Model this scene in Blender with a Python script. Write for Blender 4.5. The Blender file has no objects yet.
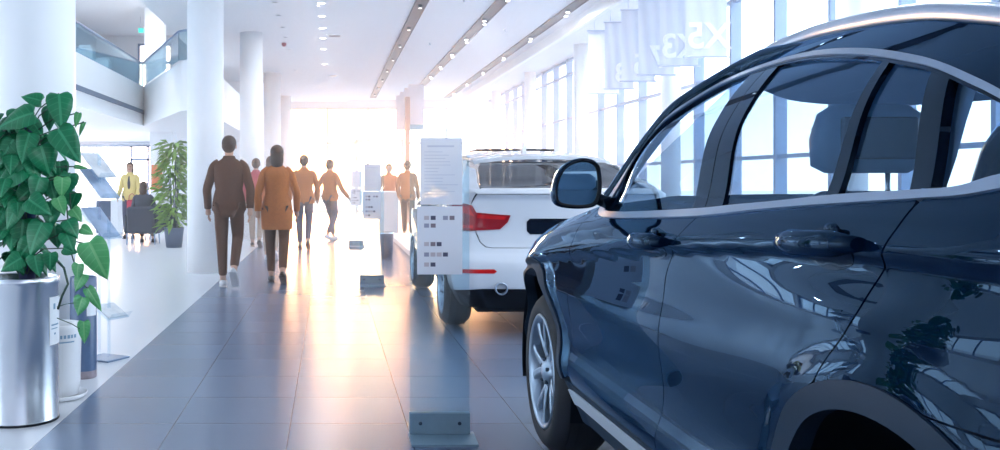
import bpy, bmesh, math, random
from mathutils import Vector, Matrix
from mathutils.geometry import delaunay_2d_cdt
random.seed(7)
SC = bpy.context.scene
COL = SC.collection
PI = math.pi
F_PX, CAM_H, PX0, PY0 = 955.0, 1.25, 330.0, 182.0      # focal length in pixels, camera height, vanishing point of the hall

def at(px, py, Y):
    """world point seen at photo position (px, py) at distance Y down the hall"""
    return Vector(((px - PX0) * Y / F_PX, Y, CAM_H - (py - PY0) * Y / F_PX))

# ---------------------------------------------------------------- materials
def mat(name, color, rough=.5, metal=0.0, coat=0.0, var=.06, scale=40.0, bump=0.0, spec=.5, **kw):
    m = bpy.data.materials.new(name); m.use_nodes = True
    nt = m.node_tree; b = nt.nodes['Principled BSDF']
    c = (*color, 1.0) if len(color) == 3 else color
    tc = nt.nodes.new('ShaderNodeTexCoord'); nz = nt.nodes.new('ShaderNodeTexNoise')
    nz.inputs['Scale'].default_value = scale; nz.inputs['Detail'].default_value = 3
    nt.links.new(tc.outputs['Object'], nz.inputs['Vector'])
    mx = nt.nodes.new('ShaderNodeMix'); mx.data_type = 'RGBA'
    mx.inputs[6].default_value = tuple(max(0, x * (1 - var)) for x in c[:3]) + (1,)
    mx.inputs[7].default_value = tuple(min(1, x * (1 + var)) for x in c[:3]) + (1,)
    nt.links.new(nz.outputs['Fac'], mx.inputs[0]); nt.links.new(mx.outputs[2], b.inputs['Base Color'])
    b.inputs['Roughness'].default_value = rough; b.inputs['Metallic'].default_value = metal
    b.inputs['Coat Weight'].default_value = coat; b.inputs['Coat Roughness'].default_value = .02
    b.inputs['Specular IOR Level'].default_value = spec
    for k, v in kw.items(): b.inputs[k.replace('_', ' ')].default_value = v
    if bump:
        bp = nt.nodes.new('ShaderNodeBump'); bp.inputs['Strength'].default_value = bump; bp.inputs['Distance'].default_value = .01
        nt.links.new(nz.outputs['Fac'], bp.inputs['Height']); nt.links.new(bp.outputs['Normal'], b.inputs['Normal'])
    return m

def glass(name, tint, ior=1.5, refl=1.0, dirt=0.0):
    """thin pane: transparent with a Fresnel reflection"""
    m = bpy.data.materials.new(name); m.use_nodes = True
    nt = m.node_tree; nt.nodes.remove(nt.nodes['Principled BSDF']); out = nt.nodes['Material Output']
    tr = nt.nodes.new('ShaderNodeBsdfTransparent'); tr.inputs[0].default_value = (*tint, 1)
    gl = nt.nodes.new('ShaderNodeBsdfGlossy'); gl.inputs['Roughness'].default_value = .01; gl.inputs['Color'].default_value = (*refl, 1) if isinstance(refl, tuple) else (refl, refl, refl, 1)
    fr = nt.nodes.new('ShaderNodeFresnel'); ge = nt.nodes.new('ShaderNodeNewGeometry'); mf = nt.nodes.new('ShaderNodeMix')
    mf.inputs[2].default_value = ior; mf.inputs[3].default_value = 1 / ior
    nt.links.new(ge.outputs['Backfacing'], mf.inputs[0]); nt.links.new(mf.outputs[0], fr.inputs['IOR'])
    mx = nt.nodes.new('ShaderNodeMixShader')
    nt.links.new(fr.outputs[0], mx.inputs[0]); nt.links.new(tr.outputs[0], mx.inputs[1]); nt.links.new(gl.outputs[0], mx.inputs[2])
    last = mx
    if dirt:
        df = nt.nodes.new('ShaderNodeBsdfDiffuse'); df.inputs[0].default_value = (.9, .93, 1, 1)
        tc = nt.nodes.new('ShaderNodeTexCoord'); nz = nt.nodes.new('ShaderNodeTexNoise'); nz.inputs['Scale'].default_value = 3
        nt.links.new(tc.outputs['Object'], nz.inputs['Vector'])
        mr = nt.nodes.new('ShaderNodeMapRange'); mr.inputs[3].default_value = dirt * .7; mr.inputs[4].default_value = dirt * 1.3
        nt.links.new(nz.outputs['Fac'], mr.inputs[0])
        m2 = nt.nodes.new('ShaderNodeMixShader')
        nt.links.new(mr.outputs[0], m2.inputs[0]); nt.links.new(mx.outputs[0], m2.inputs[1]); nt.links.new(df.outputs[0], m2.inputs[2]); last = m2
    nt.links.new(last.outputs[0], out.inputs[0])
    return m

def emit(name, color, strength):
    m = bpy.data.materials.new(name); m.use_nodes = True
    b = m.node_tree.nodes['Principled BSDF']
    b.inputs['Base Color'].default_value = (*color, 1); b.inputs['Emission Color'].default_value = (*color, 1); b.inputs['Emission Strength'].default_value = strength
    return m

# ---------------------------------------------------------------- objects
def tag(o, label=None, cat=None, group=None, kind=None):
    if label: o['label'] = label
    if cat: o['category'] = cat
    if group: o['group'] = group
    if kind: o['kind'] = kind
    return o

def thing(name, label, cat, loc=(0, 0, 0), rz=0.0, group=None):
    o = bpy.data.objects.new(name, None); o.empty_display_size = .1; COL.objects.link(o)
    o.location = loc; o.rotation_euler.z = rz
    return tag(o, label, cat, group)

def link(name, me, mats, parent=None):
    for m in (mats if isinstance(mats, (list, tuple)) else [mats]): me.materials.append(m)
    o = bpy.data.objects.new(name, me); COL.objects.link(o)
    if parent: o.parent = parent
    return o

def copy_tree(o, parent=None):
    c = o.copy(); COL.objects.link(c)
    if parent: c.parent = parent; c.matrix_parent_inverse = o.matrix_parent_inverse.copy()
    for ch in list(o.children): copy_tree(ch, c)
    return c

class MB:
    """collects shapes into one bmesh, then links it as one object"""
    def __init__(s): s.bm = bmesh.new(); s.mi = 0
    def _faces(s, vs, fs, smooth=False):
        bv = [s.bm.verts.new(v) for v in vs]
        for f in fs:
            try:
                fc = s.bm.faces.new([bv[i] for i in f]); fc.smooth = smooth; fc.material_index = s.mi
            except ValueError: pass
        return bv
    def box(s, x0, x1, y0, y1, z0, z1, bev=0.0, M=None):
        if bev <= 0:
            vs = [Vector((x, y, z)) for z in (z0, z1) for y in (y0, y1) for x in (x0, x1)]
            fs = [(0, 2, 3, 1), (4, 5, 7, 6), (0, 1, 5, 4), (2, 6, 7, 3), (0, 4, 6, 2), (1, 3, 7, 5)]
        else:
            b = min(bev, (x1 - x0) * .49, (y1 - y0) * .49, (z1 - z0) * .49)
            # 24-vertex chamfered box
            vs = []; idx = {}
            for sx in (0, 1):
                for sy in (0, 1):
                    for sz in (0, 1):
                        for a in range(3):
                            p = [x1 if sx else x0, y1 if sy else y0, z1 if sz else z0]
                            sg = [1 if sx else -1, 1 if sy else -1, 1 if sz else -1]
                            for k in range(3):
                                if k != a: p[k] -= sg[k] * b
                            idx[(sx, sy, sz, a)] = len(vs); vs.append(Vector(p))
            fs = []
            for a in range(3):
                o1, o2 = [k for k in range(3) if k != a]
                for sa in (0, 1):
                    q = []
                    for (u, v) in ((0, 0), (1, 0), (1, 1), (0, 1)):
                        c = [0, 0, 0]; c[a] = sa; c[o1] = u; c[o2] = v; q.append(idx[(*c, a)])
                    fs.append(q)
                for (u, v) in ((0, 0), (1, 0), (1, 1), (0, 1)):       # edges along axis a
                    c0 = [0, 0, 0]; c0[o1] = u; c0[o2] = v; c0[a] = 0; c1 = list(c0); c1[a] = 1
                    fs.append([idx[(*c0, o1)], idx[(*c1, o1)], idx[(*c1, o2)], idx[(*c0, o2)]])
            for sx in (0, 1):
                for sy in (0, 1):
                    for sz in (0, 1): fs.append([idx[(sx, sy, sz, a)] for a in range(3)])
        if M is not None: vs = [M @ v for v in vs]
        s._faces(vs, fs); return s
    def prism(s, poly, axis, a0, a1, M=None):
        """polygon (2D) extruded along axis 'x','y','z' from a0 to a1"""
        def P(u, v, w): return {'x': Vector((w, u, v)), 'y': Vector((u, w, v)), 'z': Vector((u, v, w))}[axis]
        n = len(poly); vs = [P(u, v, a0) for u, v in poly] + [P(u, v, a1) for u, v in poly]
        if M is not None: vs = [M @ v for v in vs]
        fs = [tuple(range(n)), tuple(range(2 * n - 1, n - 1, -1))] + [(i, (i + 1) % n, n + (i + 1) % n, n + i) for i in range(n)]
        s._faces(vs, fs); return s
    def lathe(s, prof, c=(0, 0, 0), n=32, M=None, smooth=True, cap0=True, cap1=True):
        """profile [(r, z)] turned about z"""
        vs = []; fs = []
        for r, z in prof:
            for k in range(n):
                a = 2 * PI * k / n; vs.append(Vector((r * math.cos(a), r * math.sin(a), z)))
        m = len(prof)
        for i in range(m - 1):
            for k in range(n): fs.append((i * n + k, i * n + (k + 1) % n, (i + 1) * n + (k + 1) % n, (i + 1) * n + k))
        if cap0: fs.append(tuple(reversed(range(n))))
        if cap1: fs.append(tuple((m - 1) * n + k for k in range(n)))
        T = Matrix.Translation(c)
        if M is not None: T = T @ M
        s._faces([T @ v for v in vs], fs, smooth); return s
    def tube(s, pts, r, n=10, cap=True, smooth=True, closed=False, flat=1.0):
        pts = [Vector(p) for p in pts]; m = len(pts)
        rs = r if isinstance(r, (list, tuple)) else [r] * m
        vs = []; prev = None
        for i, p in enumerate(pts):
            if closed: d = pts[(i + 1) % m] - pts[i - 1]
            else: d = pts[min(i + 1, m - 1)] - pts[max(i - 1, 0)]
            d.normalize()
            ref = prev if prev is not None else (Vector((0, 0, 1)) if abs(d.z) < .9 else Vector((1, 0, 0)))
            u = d.cross(ref)
            if u.length < 1e-6: u = d.cross(Vector((1, 0, 0)))
            u.normalize(); v = u.cross(d).normalized(); prev = v
            for k in range(n):
                a = 2 * PI * k / n; vs.append(p + (u * math.cos(a) + v * math.sin(a) * flat) * rs[i])
        fs = []
        for i in range(m if closed else m - 1):
            j = (i + 1) % m
            for k in range(n): fs.append((i * n + k, i * n + (k + 1) % n, j * n + (k + 1) % n, j * n + k))
        if cap and not closed:
            fs.append(tuple(reversed(range(n)))); fs.append(tuple((m - 1) * n + k for k in range(n)))
        s._faces(vs, fs, smooth); return s
    def ball(s, c, r, nu=16, nv=10, M=None):
        r = r if isinstance(r, (list, tuple)) else (r, r, r)
        vs = [Vector((0, 0, -r[2]))]; fs = []
        for i in range(1, nv):
            b = -PI / 2 + PI * i / nv
            for k in range(nu):
                a = 2 * PI * k / nu; vs.append(Vector((r[0] * math.cos(b) * math.cos(a), r[1] * math.cos(b) * math.sin(a), r[2] * math.sin(b))))
        vs.append(Vector((0, 0, r[2]))); top = len(vs) - 1
        for k in range(nu): fs.append((0, 1 + (k + 1) % nu, 1 + k)); fs.append((top, top - nu + k, top - nu + (k + 1) % nu))
        for i in range(nv - 2):
            for k in range(nu):
                a = 1 + i * nu; fs.append((a + k, a + (k + 1) % nu, a + nu + (k + 1) % nu, a + nu + k))
        T = Matrix.Translation(c)
        if M is not None: T = T @ M
        s._faces([T @ v for v in vs], fs, True); return s
    def grid(s, rows, smooth=True, closed_u=False):
        n = len(rows[0]); vs = [Vector(p) for r in rows for p in r]; fs = []
        for i in range(len(rows) - 1):
            for k in range(n if closed_u else n - 1):
                k2 = (k + 1) % n; fs.append((i * n + k, i * n + k2, (i + 1) * n + k2, (i + 1) * n + k))
        s._faces(vs, fs, smooth); return s
    def build(s, name, mats, parent=None, fix=True, weld=False):
        if weld: bmesh.ops.remove_doubles(s.bm, verts=s.bm.verts[:], dist=1e-5)
        if fix: bmesh.ops.recalc_face_normals(s.bm, faces=s.bm.faces[:])
        me = bpy.data.meshes.new(name); s.bm.to_mesh(me); s.bm.free()
        return link(name, me, mats, parent)

def struct(name, mb, m, parent=None):
    o = mb.build(name, m, parent)
    if parent is None: o['kind'] = 'structure'
    return o

# ---------------------------------------------------------------- a curved sheet cut to an outline
def resample(poly, step, closed=True):
    out = []; n = len(poly)
    for i in range(n if closed else n - 1):
        a, b = poly[i], poly[(i + 1) % n]; L = math.hypot(b[0] - a[0], b[1] - a[1])
        k = max(1, int(math.ceil(L / step)))
        for j in range(k): out.append((a[0] + (b[0] - a[0]) * j / k, a[1] + (b[1] - a[1]) * j / k))
    if not closed: out.append(tuple(poly[-1]))
    return out

def inside(p, poly):
    x, y = p; c = False; n = len(poly); j = n - 1
    for i in range(n):
        xi, yi = poly[i]; xj, yj = poly[j]
        if (yi > y) != (yj > y) and x < (xj - xi) * (y - yi) / (yj - yi) + xi: c = not c
        j = i
    return c

def spline(pts, per=6):
    """Catmull-Rom through 2D points"""
    out = []; n = len(pts)
    for i in range(n - 1):
        p0 = pts[max(i - 1, 0)]; p1 = pts[i]; p2 = pts[i + 1]; p3 = pts[min(i + 2, n - 1)]
        for k in range(per):
            t = k / per
            out.append(tuple(.5 * (2 * p1[c] + (p2[c] - p0[c]) * t + (2 * p0[c] - 5 * p1[c] + 4 * p2[c] - p3[c]) * t * t + (3 * p1[c] - p0[c] - 3 * p2[c] + p3[c]) * t ** 3) for c in range(len(p1))))
    out.append(tuple(pts[-1])); return out

def sheet(name, poly, fmap, m, parent=None, step=.03, off=0.0, depth=.012, inner=False, ref=None):
    """poly: outline in (u, v); fmap(u, v) -> point; the surface normal is worked out from fmap so that reflections run smoothly
    across neighbouring sheets. depth: the sheet's edge is folded back by this much. ref: point the normals point away from"""
    b = resample(poly, step)
    # drop repeats
    bb = []
    for p in b:
        if not bb or math.hypot(p[0] - bb[-1][0], p[1] - bb[-1][1]) > 1e-5: bb.append(p)
    if math.hypot(bb[0][0] - bb[-1][0], bb[0][1] - bb[-1][1]) < 1e-5: bb.pop()
    b = bb; nb = len(b)
    pts = [Vector(p) for p in b]
    u0 = min(p[0] for p in b); u1 = max(p[0] for p in b); v0 = min(p[1] for p in b); v1 = max(p[1] for p in b)
    i = 0; v = v0 + step * .5
    cellmap = {}
    for p in b: cellmap.setdefault((int(p[0] // step), int(p[1] // step)), []).append(p)
    while v < v1:
        u = u0 + (step * .5 if i % 2 else step)
        while u < u1:
            if inside((u, v), b):
                cu, cv = int(u // step), int(v // step); ok = True
                for a in (-1, 0, 1):
                    for c in (-1, 0, 1):
                        for q in cellmap.get((cu + a, cv + c), ()):
                            if math.hypot(q[0] - u, q[1] - v) < step * .45: ok = False
                if ok: pts.append(Vector((u, v)))
            u += step
        v += step * .87; i += 1
    r = delaunay_2d_cdt(pts, [(k, (k + 1) % nb) for k in range(nb)], [], 1, 1e-6)
    P2, tris = r[0], r[2]
    orig = r[3]; where = {}
    for k, lst in enumerate(orig):
        for q in lst: where[q] = k
    e = 1e-3; co = []; no = []
    for p in P2:
        q = fmap(p[0], p[1]); du = fmap(p[0] + e, p[1]) - fmap(p[0] - e, p[1]); dv = fmap(p[0], p[1] + e) - fmap(p[0], p[1] - e)
        n = du.cross(dv)
        if n.length < 1e-12: n = Vector((0, 0, 1))
        n.normalize()
        if ref is not None and n.dot(q - ref(q)) < 0: n = -n
        if inner: n = -n
        co.append(q + n * off); no.append(n)
    verts = list(co); norms = list(no); faces = []
    for t in tris:
        a, b_, c = t[:3]
        fn = (co[b_] - co[a]).cross(co[c] - co[a])
        faces.append((a, b_, c) if fn.dot(no[a]) >= 0 else (a, c, b_))
    if depth > 0:
        ring = [where[k] for k in range(nb) if k in where]; k0 = len(verts); nr = len(ring)
        for k, vi in enumerate(ring):
            t = co[ring[(k + 1) % nr]] - co[ring[k - 1]]; side = t.cross(no[vi])
            if side.length > 1e-9: side.normalize()
            verts += [co[vi], co[vi] - no[vi] * depth]; norms += [side, side]
        # make the side normals point outward
        cen = sum(co, Vector()) / len(co)
        s = sum(norms[k0 + 2 * k].dot(co[ring[k]] - cen) for k in range(nr))
        if s < 0:
            for k in range(2 * nr): norms[k0 + k] = -norms[k0 + k]
        for k in range(nr):
            a = k0 + 2 * k; b2 = k0 + 2 * ((k + 1) % nr)
            f = (a, b2, b2 + 1, a + 1); fn = (verts[b2] - verts[a]).cross(verts[a + 1] - verts[a])
            faces.append(f if fn.dot(norms[a]) >= 0 else tuple(reversed(f)))
    me = bpy.data.meshes.new(name); me.from_pydata(verts, [], faces)
    me.polygons.foreach_set('use_smooth', [True] * len(me.polygons))
    me.update()
    me.normals_split_custom_set_from_vertices([tuple(n) for n in norms])
    return link(name, me, m, parent)
# ---------------------------------------------------------------- materials
M = {}
def cloth(name, color, through, clear=0.0):
    """thin sheet that lets light through: diffuse + translucent (+ a little see-through)"""
    m = mat(name, color, .8, var=.02, scale=3); nt = m.node_tree; b = nt.nodes['Principled BSDF']; out = nt.nodes['Material Output']
    tl = nt.nodes.new('ShaderNodeBsdfTranslucent'); tl.inputs[0].default_value = (*color, 1)
    mx = nt.nodes.new('ShaderNodeMixShader'); mx.inputs[0].default_value = through
    nt.links.new(b.outputs[0], mx.inputs[1]); nt.links.new(tl.outputs[0], mx.inputs[2]); last = mx
    if clear:
        tr = nt.nodes.new('ShaderNodeBsdfTransparent'); m2 = nt.nodes.new('ShaderNodeMixShader'); m2.inputs[0].default_value = clear
        nt.links.new(mx.outputs[0], m2.inputs[1]); nt.links.new(tr.outputs[0], m2.inputs[2]); last = m2
    nt.links.new(last.outputs[0], out.inputs[0]); return m
M['wall'] = mat('wall_paint', (.80, .82, .86), .6, scale=6, var=.02)
M['ceiling'] = mat('ceiling_paint', (.80, .82, .86), .7, scale=5, var=.02)
M['column'] = mat('column_paint', (.86, .875, .90), .45, scale=4, var=.02)
M['fascia'] = mat('fascia_paint', (.93, .94, .96), .5, var=.02)
M['slot'] = mat('shadow_gap', (.16, .20, .28), .6)
M['track'] = mat('track_grey', (.022, .032, .060), .5)
M['lamp_on'] = emit('lamp_lit', (1, .97, .92), 6.0)
M['lamp_dim'] = emit('lamp_soft', (1, .98, .95), 1.5)
M['mullion'] = mat('mullion_blue_grey', (.21, .30, .47), .45, .2)
M['pane'] = glass('window_glass', (.97, .99, 1.0), 1.2)
M['balustrade'] = glass('balustrade_glass', (.64, .79, .85), 1.45)
M['acrylic'] = glass('clear_acrylic', (.88, .94, .98), 1.45, dirt=.03)
M['sign_glass'] = glass('sign_glass', (.83, .93, .97), 1.3, dirt=.035)
def car_paint(name, base, tint):
    """dark metallic base under a clear coat whose reflections take a blue cast"""
    m = mat(name, base, .5, 0.0, 0.0, var=.03, scale=900, spec=0.0)
    nt = m.node_tree; b = nt.nodes['Principled BSDF']; out = nt.nodes['Material Output']
    gl = nt.nodes.new('ShaderNodeBsdfGlossy'); gl.inputs['Roughness'].default_value = .012; gl.inputs['Color'].default_value = (*tint, 1)
    fr = nt.nodes.new('ShaderNodeFresnel'); fr.inputs['IOR'].default_value = 1.38
    mx = nt.nodes.new('ShaderNodeMixShader'); nt.links.new(fr.outputs[0], mx.inputs[0]); nt.links.new(b.outputs[0], mx.inputs[1]); nt.links.new(gl.outputs[0], mx.inputs[2])
    nt.links.new(mx.outputs[0], out.inputs[0]); return m
M['paint'] = car_paint('dark_blue_car_paint', (.0006, .0054, .0190), (.42, .68, 1.0))
M['gloss'] = car_paint('gloss_black_trim', (.002, .005, .013), (.55, .76, 1.0))
M['white_paint'] = mat('white_car_paint', (.60, .64, .71), .3, 0, 1.0, var=.01)
M['chrome'] = mat('satin_chrome', (.36, .45, .58), .30, .9, var=.02)
M['alu'] = mat('aluminium_rail', (.46, .54, .66), .32, .85, var=.03)
M['sill'] = mat('sill_aluminium', (.60, .68, .78), .35, .35, var=.02)
M['clad'] = mat('grey_plastic_cladding', (.013, .029, .055), .6, spec=.25, bump=.05, scale=400)
M['black'] = mat('black_plastic', (.003, .006, .012), .5, spec=.2)
M['rubber'] = mat('tyre_rubber', (.006, .009, .016), .7, var=.2)
M['rim'] = mat('alloy_rim', (.30, .38, .48), .3, .8)
M['rimdark'] = mat('alloy_pocket', (.03, .05, .08), .4, .5)
M['carglass'] = glass('tinted_car_glass', (.64, .72, .78), 1.5, (.42, .68, 1.0))
M['rearglass'] = glass('dark_car_glass', (.10, .12, .15), 1.5)
M['mirror'] = mat('mirror_face', (.36, .50, .58), .02, 1.0, var=0)
M['headliner'] = mat('headliner_cloth', (.17, .34, .60), .9)
M['dash'] = mat('dashboard_plastic', (.02, .045, .075), .5)
M['seat'] = mat('grey_seat_leather', (.04, .10, .20), .5, bump=.05)
M['seat_light'] = mat('light_seat_leather', (.16, .32, .54), .5)
M['tail'] = mat('red_tail_lens', (.55, .010, .012), .12, coat=1.0, var=.3, scale=60)
M['tail2'] = mat('dark_red_tail_lens', (.28, .005, .012), .12, coat=1.0)
M['amber'] = mat('amber_lens', (.75, .10, .05), .15, coat=1.0)
M['steel'] = mat('brushed_steel', (.60, .64, .70), .27, 1.0, var=.05, scale=3)
M['leaf'] = mat('pothos_leaf', (.006, .150, .060), .30, var=.45, scale=9, spec=.35)
M['leaf2'] = mat('pothos_leaf_young', (.07, .32, .11), .32, var=.4, scale=9)
M['stem'] = mat('plant_stem', (.03, .07, .05), .6)
M['pole'] = mat('moss_pole', (.05, .06, .16), .9, bump=.5)
M['soil'] = mat('potting_soil', (.02, .025, .02), .95, bump=.6)
M['whitepot'] = mat('white_ceramic', (.80, .82, .86), .25, coat=.4, var=.02)
M['bluepot'] = mat('blue_grey_glaze', (.075, .125, .23), .3, var=.12)
M['label'] = mat('white_label', (.82, .85, .9), .5, var=.01)
M['ink'] = mat('printed_ink', (.20, .34, .48), .6)
M['paper'] = cloth('paper_sheet', (.86, .85, .90), .55, .15)
M['print'] = mat('pale_print', (.55, .55, .64), .6)
M['teal_metal'] = mat('sign_base_metal', (.24, .35, .43), .4, .3)
M['banner'] = cloth('banner_cloth', (.70, .74, .83), .35)
M['letter'] = cloth('banner_letter', (.92, .94, .98), .35)
M['bar'] = mat('banner_bar', (.40, .45, .60), .5)
M['suit'] = mat('dark_suit', (.075, .024, .008), .85, var=.2)  # reddish tone carries the warm backlight on the walkers
M['coat'] = mat('glare_tinted_coat', (.42, .125, .022), .85, var=.2)  # orange of the glare is put into the cloth colour
M['denim'] = mat('blue_trousers', (.05, .055, .10), .8, var=.2)
M['tan'] = mat('pale_trousers', (.36, .27, .22), .8)
M['skin'] = mat('skin', (.50, .30, .22), .5)
M['hair'] = mat('dark_hair', (.045, .02, .012), .6)  # warm backlight is mixed into the hair colour
M['shoe_white'] = mat('pale_shoe', (.55, .55, .58), .5)
M['shoe_dark'] = mat('dark_shoe', (.03, .02, .02), .4)
M['yellow'] = mat('yellow_cardigan', (.62, .50, .20), .8)
M['redbag'] = mat('red_cloth', (.38, .02, .05), .7)
M['orange'] = mat('orange_cloth', (.55, .16, .05), .8)
M['chair'] = mat('charcoal_fabric', (.035, .040, .060), .9)
M['poster'] = mat('orange_poster', (.75, .22, .10), .6, var=.3, scale=3)
M['curtain'] = cloth('sheer_curtain', (.88, .90, .94), .6, .25)
M['screen'] = mat('dark_desk_panel', (.05, .08, .14), .4)
M['grass'] = mat('indoor_palm_leaf', (.20, .36, .05), .6, var=.4, scale=5)
M['green_sign'] = emit('exit_sign_face', (.05, .55, .45), .7)
M['plinth'] = mat('white_laminate', (.70, .72, .76), .4)

def floor_material():
    m = bpy.data.materials.new('floor_tiles'); m.use_nodes = True
    nt = m.node_tree; b = nt.nodes['Principled BSDF']; N = nt.nodes.new; L = nt.links.new
    tc = N('ShaderNodeTexCoord'); sp = N('ShaderNodeSeparateXYZ'); L(tc.outputs['Object'], sp.inputs[0])
    def math_(op, a, bb=None, c=None):
        n = N('ShaderNodeMath'); n.operation = op
        for i, v in enumerate((a, bb, c)):
            if v is None: continue
            if hasattr(v, 'is_linked') or hasattr(v, 'links'): L(v, n.inputs[i])
            else: n.inputs[i].default_value = v
        return n.outputs[0]
    def joint(axis, o, size, w):
        t = math_('SUBTRACT', sp.outputs[axis], o); t = math_('DIVIDE', t, size)
        f = math_('FRACT', t); d = math_('SUBTRACT', f, .5); d = math_('ABSOLUTE', d)
        return math_('GREATER_THAN', d, .5 - w / size / 2)
    jx = joint('X', -.204, .6, .004); jy = joint('Y', 4.945, .6, .004)
    j = math_('MAXIMUM', jx, jy)
    # tone of each tile
    tx = math_('FLOOR', math_('DIVIDE', math_('SUBTRACT', sp.outputs['X'], -.204), .6)); ty = math_('FLOOR', math_('DIVIDE', math_('SUBTRACT', sp.outputs['Y'], 4.945), .6))
    cb = N('ShaderNodeCombineXYZ'); L(tx, cb.inputs[0]); L(ty, cb.inputs[1])
    wn = N('ShaderNodeTexWhiteNoise'); L(cb.outputs[0], wn.inputs['Vector'])
    nz = N('ShaderNodeTexNoise'); nz.inputs['Scale'].default_value = 2.5; L(tc.outputs['Object'], nz.inputs['Vector'])
    t = math_('MULTIPLY_ADD', wn.outputs['Value'], .10, .95); t2 = math_('MULTIPLY_ADD', nz.outputs['Fac'], .04, .98); t = math_('MULTIPLY', t, t2)
    base = N('ShaderNodeMix'); base.data_type = 'RGBA'; base.blend_type = 'MULTIPLY'; base.inputs[0].default_value = 1
    base.inputs[6].default_value = (.120, .170, .262, 1); L(t, base.inputs[7])
    mj = N('ShaderNodeMix'); mj.data_type = 'RGBA'; L(j, mj.inputs[0]); L(base.outputs[2], mj.inputs[6]); mj.inputs[7].default_value = (.02, .035, .07, 1)
    lob = math_('LESS_THAN', sp.outputs['X'], -1.404)
    ml = N('ShaderNodeMix'); ml.data_type = 'RGBA'; L(lob, ml.inputs[0]); L(mj.outputs[2], ml.inputs[6]); ml.inputs[7].default_value = (.60, .63, .68, 1)
    L(ml.outputs[2], b.inputs['Base Color'])
    b.inputs['Roughness'].default_value = .27
    b.inputs['Specular IOR Level'].default_value = .55
    return m
M['floor'] = floor_material()
def leaf_veins(m, pale):
    """pale midrib and side veins from the leaf's own coordinates"""
    nt = m.node_tree; b = nt.nodes['Principled BSDF']; N = nt.nodes.new; L = nt.links.new
    old = b.inputs['Base Color'].links[0].from_socket
    def mth(op, a, c=None):
        n = N('ShaderNodeMath'); n.operation = op
        for i, v in enumerate((a, c)):
            if v is None: continue
            if isinstance(v, (int, float)): n.inputs[i].default_value = v
            else: L(v, n.inputs[i])
        return n.outputs[0]
    au = N('ShaderNodeAttribute'); au.attribute_name = 'leaf_u'; av = N('ShaderNodeAttribute'); av.attribute_name = 'leaf_v'
    u = mth('ABSOLUTE', au.outputs['Fac']); rib = mth('LESS_THAN', u, .045)
    f = mth('FRACT', mth('MULTIPLY', mth('SUBTRACT', av.outputs['Fac'], mth('MULTIPLY', u, .30)), 6.0))
    side = mth('MULTIPLY', mth('LESS_THAN', mth('ABSOLUTE', mth('SUBTRACT', f, .5)), .07), .45)
    k = mth('MULTIPLY', mth('MAXIMUM', rib, side), .55)
    mx = N('ShaderNodeMix'); mx.data_type = 'RGBA'; L(k, mx.inputs[0]); L(old, mx.inputs[6]); mx.inputs[7].default_value = (*pale, 1)
    L(mx.outputs[2], b.inputs['Base Color'])
leaf_veins(M['leaf'], (.06, .32, .16)); leaf_veins(M['leaf2'], (.22, .50, .22))
# ---------------------------------------------------------------- body shape of the dark blue car (local: x right, y forward, z up)
def lerp_pts(pts, x):
    if x <= pts[0][0]: return pts[0][1]
    for (x0, y0), (x1, y1) in zip(pts, pts[1:]):
        if x <= x1:
            t = (x - x0) / (x1 - x0); t = t * t * (3 - 2 * t) * .35 + t * .65
            return y0 + (y1 - y0) * t
    return pts[-1][1]

def herm(xs, ys, x):
    n = len(xs)
    if x <= xs[0]: return ys[0] + (ys[1] - ys[0]) / (xs[1] - xs[0]) * (x - xs[0])
    if x >= xs[-1]: return ys[-1] + (ys[-1] - ys[-2]) / (xs[-1] - xs[-2]) * (x - xs[-1])
    k = 0
    while x > xs[k + 1]: k += 1
    def tang(i):
        if i == 0: return (ys[1] - ys[0]) / (xs[1] - xs[0])
        if i == n - 1: return (ys[-1] - ys[-2]) / (xs[-1] - xs[-2])
        a = (ys[i] - ys[i - 1]) / (xs[i] - xs[i - 1]); b = (ys[i + 1] - ys[i]) / (xs[i + 1] - xs[i])
        if a * b <= 0: return 0.0
        return 2 * a * b / (a + b)
    h = xs[k + 1] - xs[k]; t = (x - xs[k]) / h
    m0 = tang(k) * h; m1 = tang(k + 1) * h
    t2 = t * t; t3 = t2 * t
    return (2*t3 - 3*t2 + 1) * ys[k] + (t3 - 2*t2 + t) * m0 + (-2*t3 + 3*t2) * ys[k+1] + (t3 - t2) * m1

HB = [(-2.35, 1.275), (-1.44, 1.235), (0.06, 1.157), (0.9, 1.10), (1.4, 1.04), (1.9, .96), (2.3, .84)]
HC = [(-2.3, 1.13), (-1.6, 1.13), (-1.08, 1.118), (-.45, 1.08), (.59, .985), (1.4, .90), (2.3, .74)]
AX_F, AX_R, WHEEL_H = 1.405, -1.405, .37

def smooth01(t):
    t = max(0.0, min(1.0, t)); return t * t * (3 - 2 * t)

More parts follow.
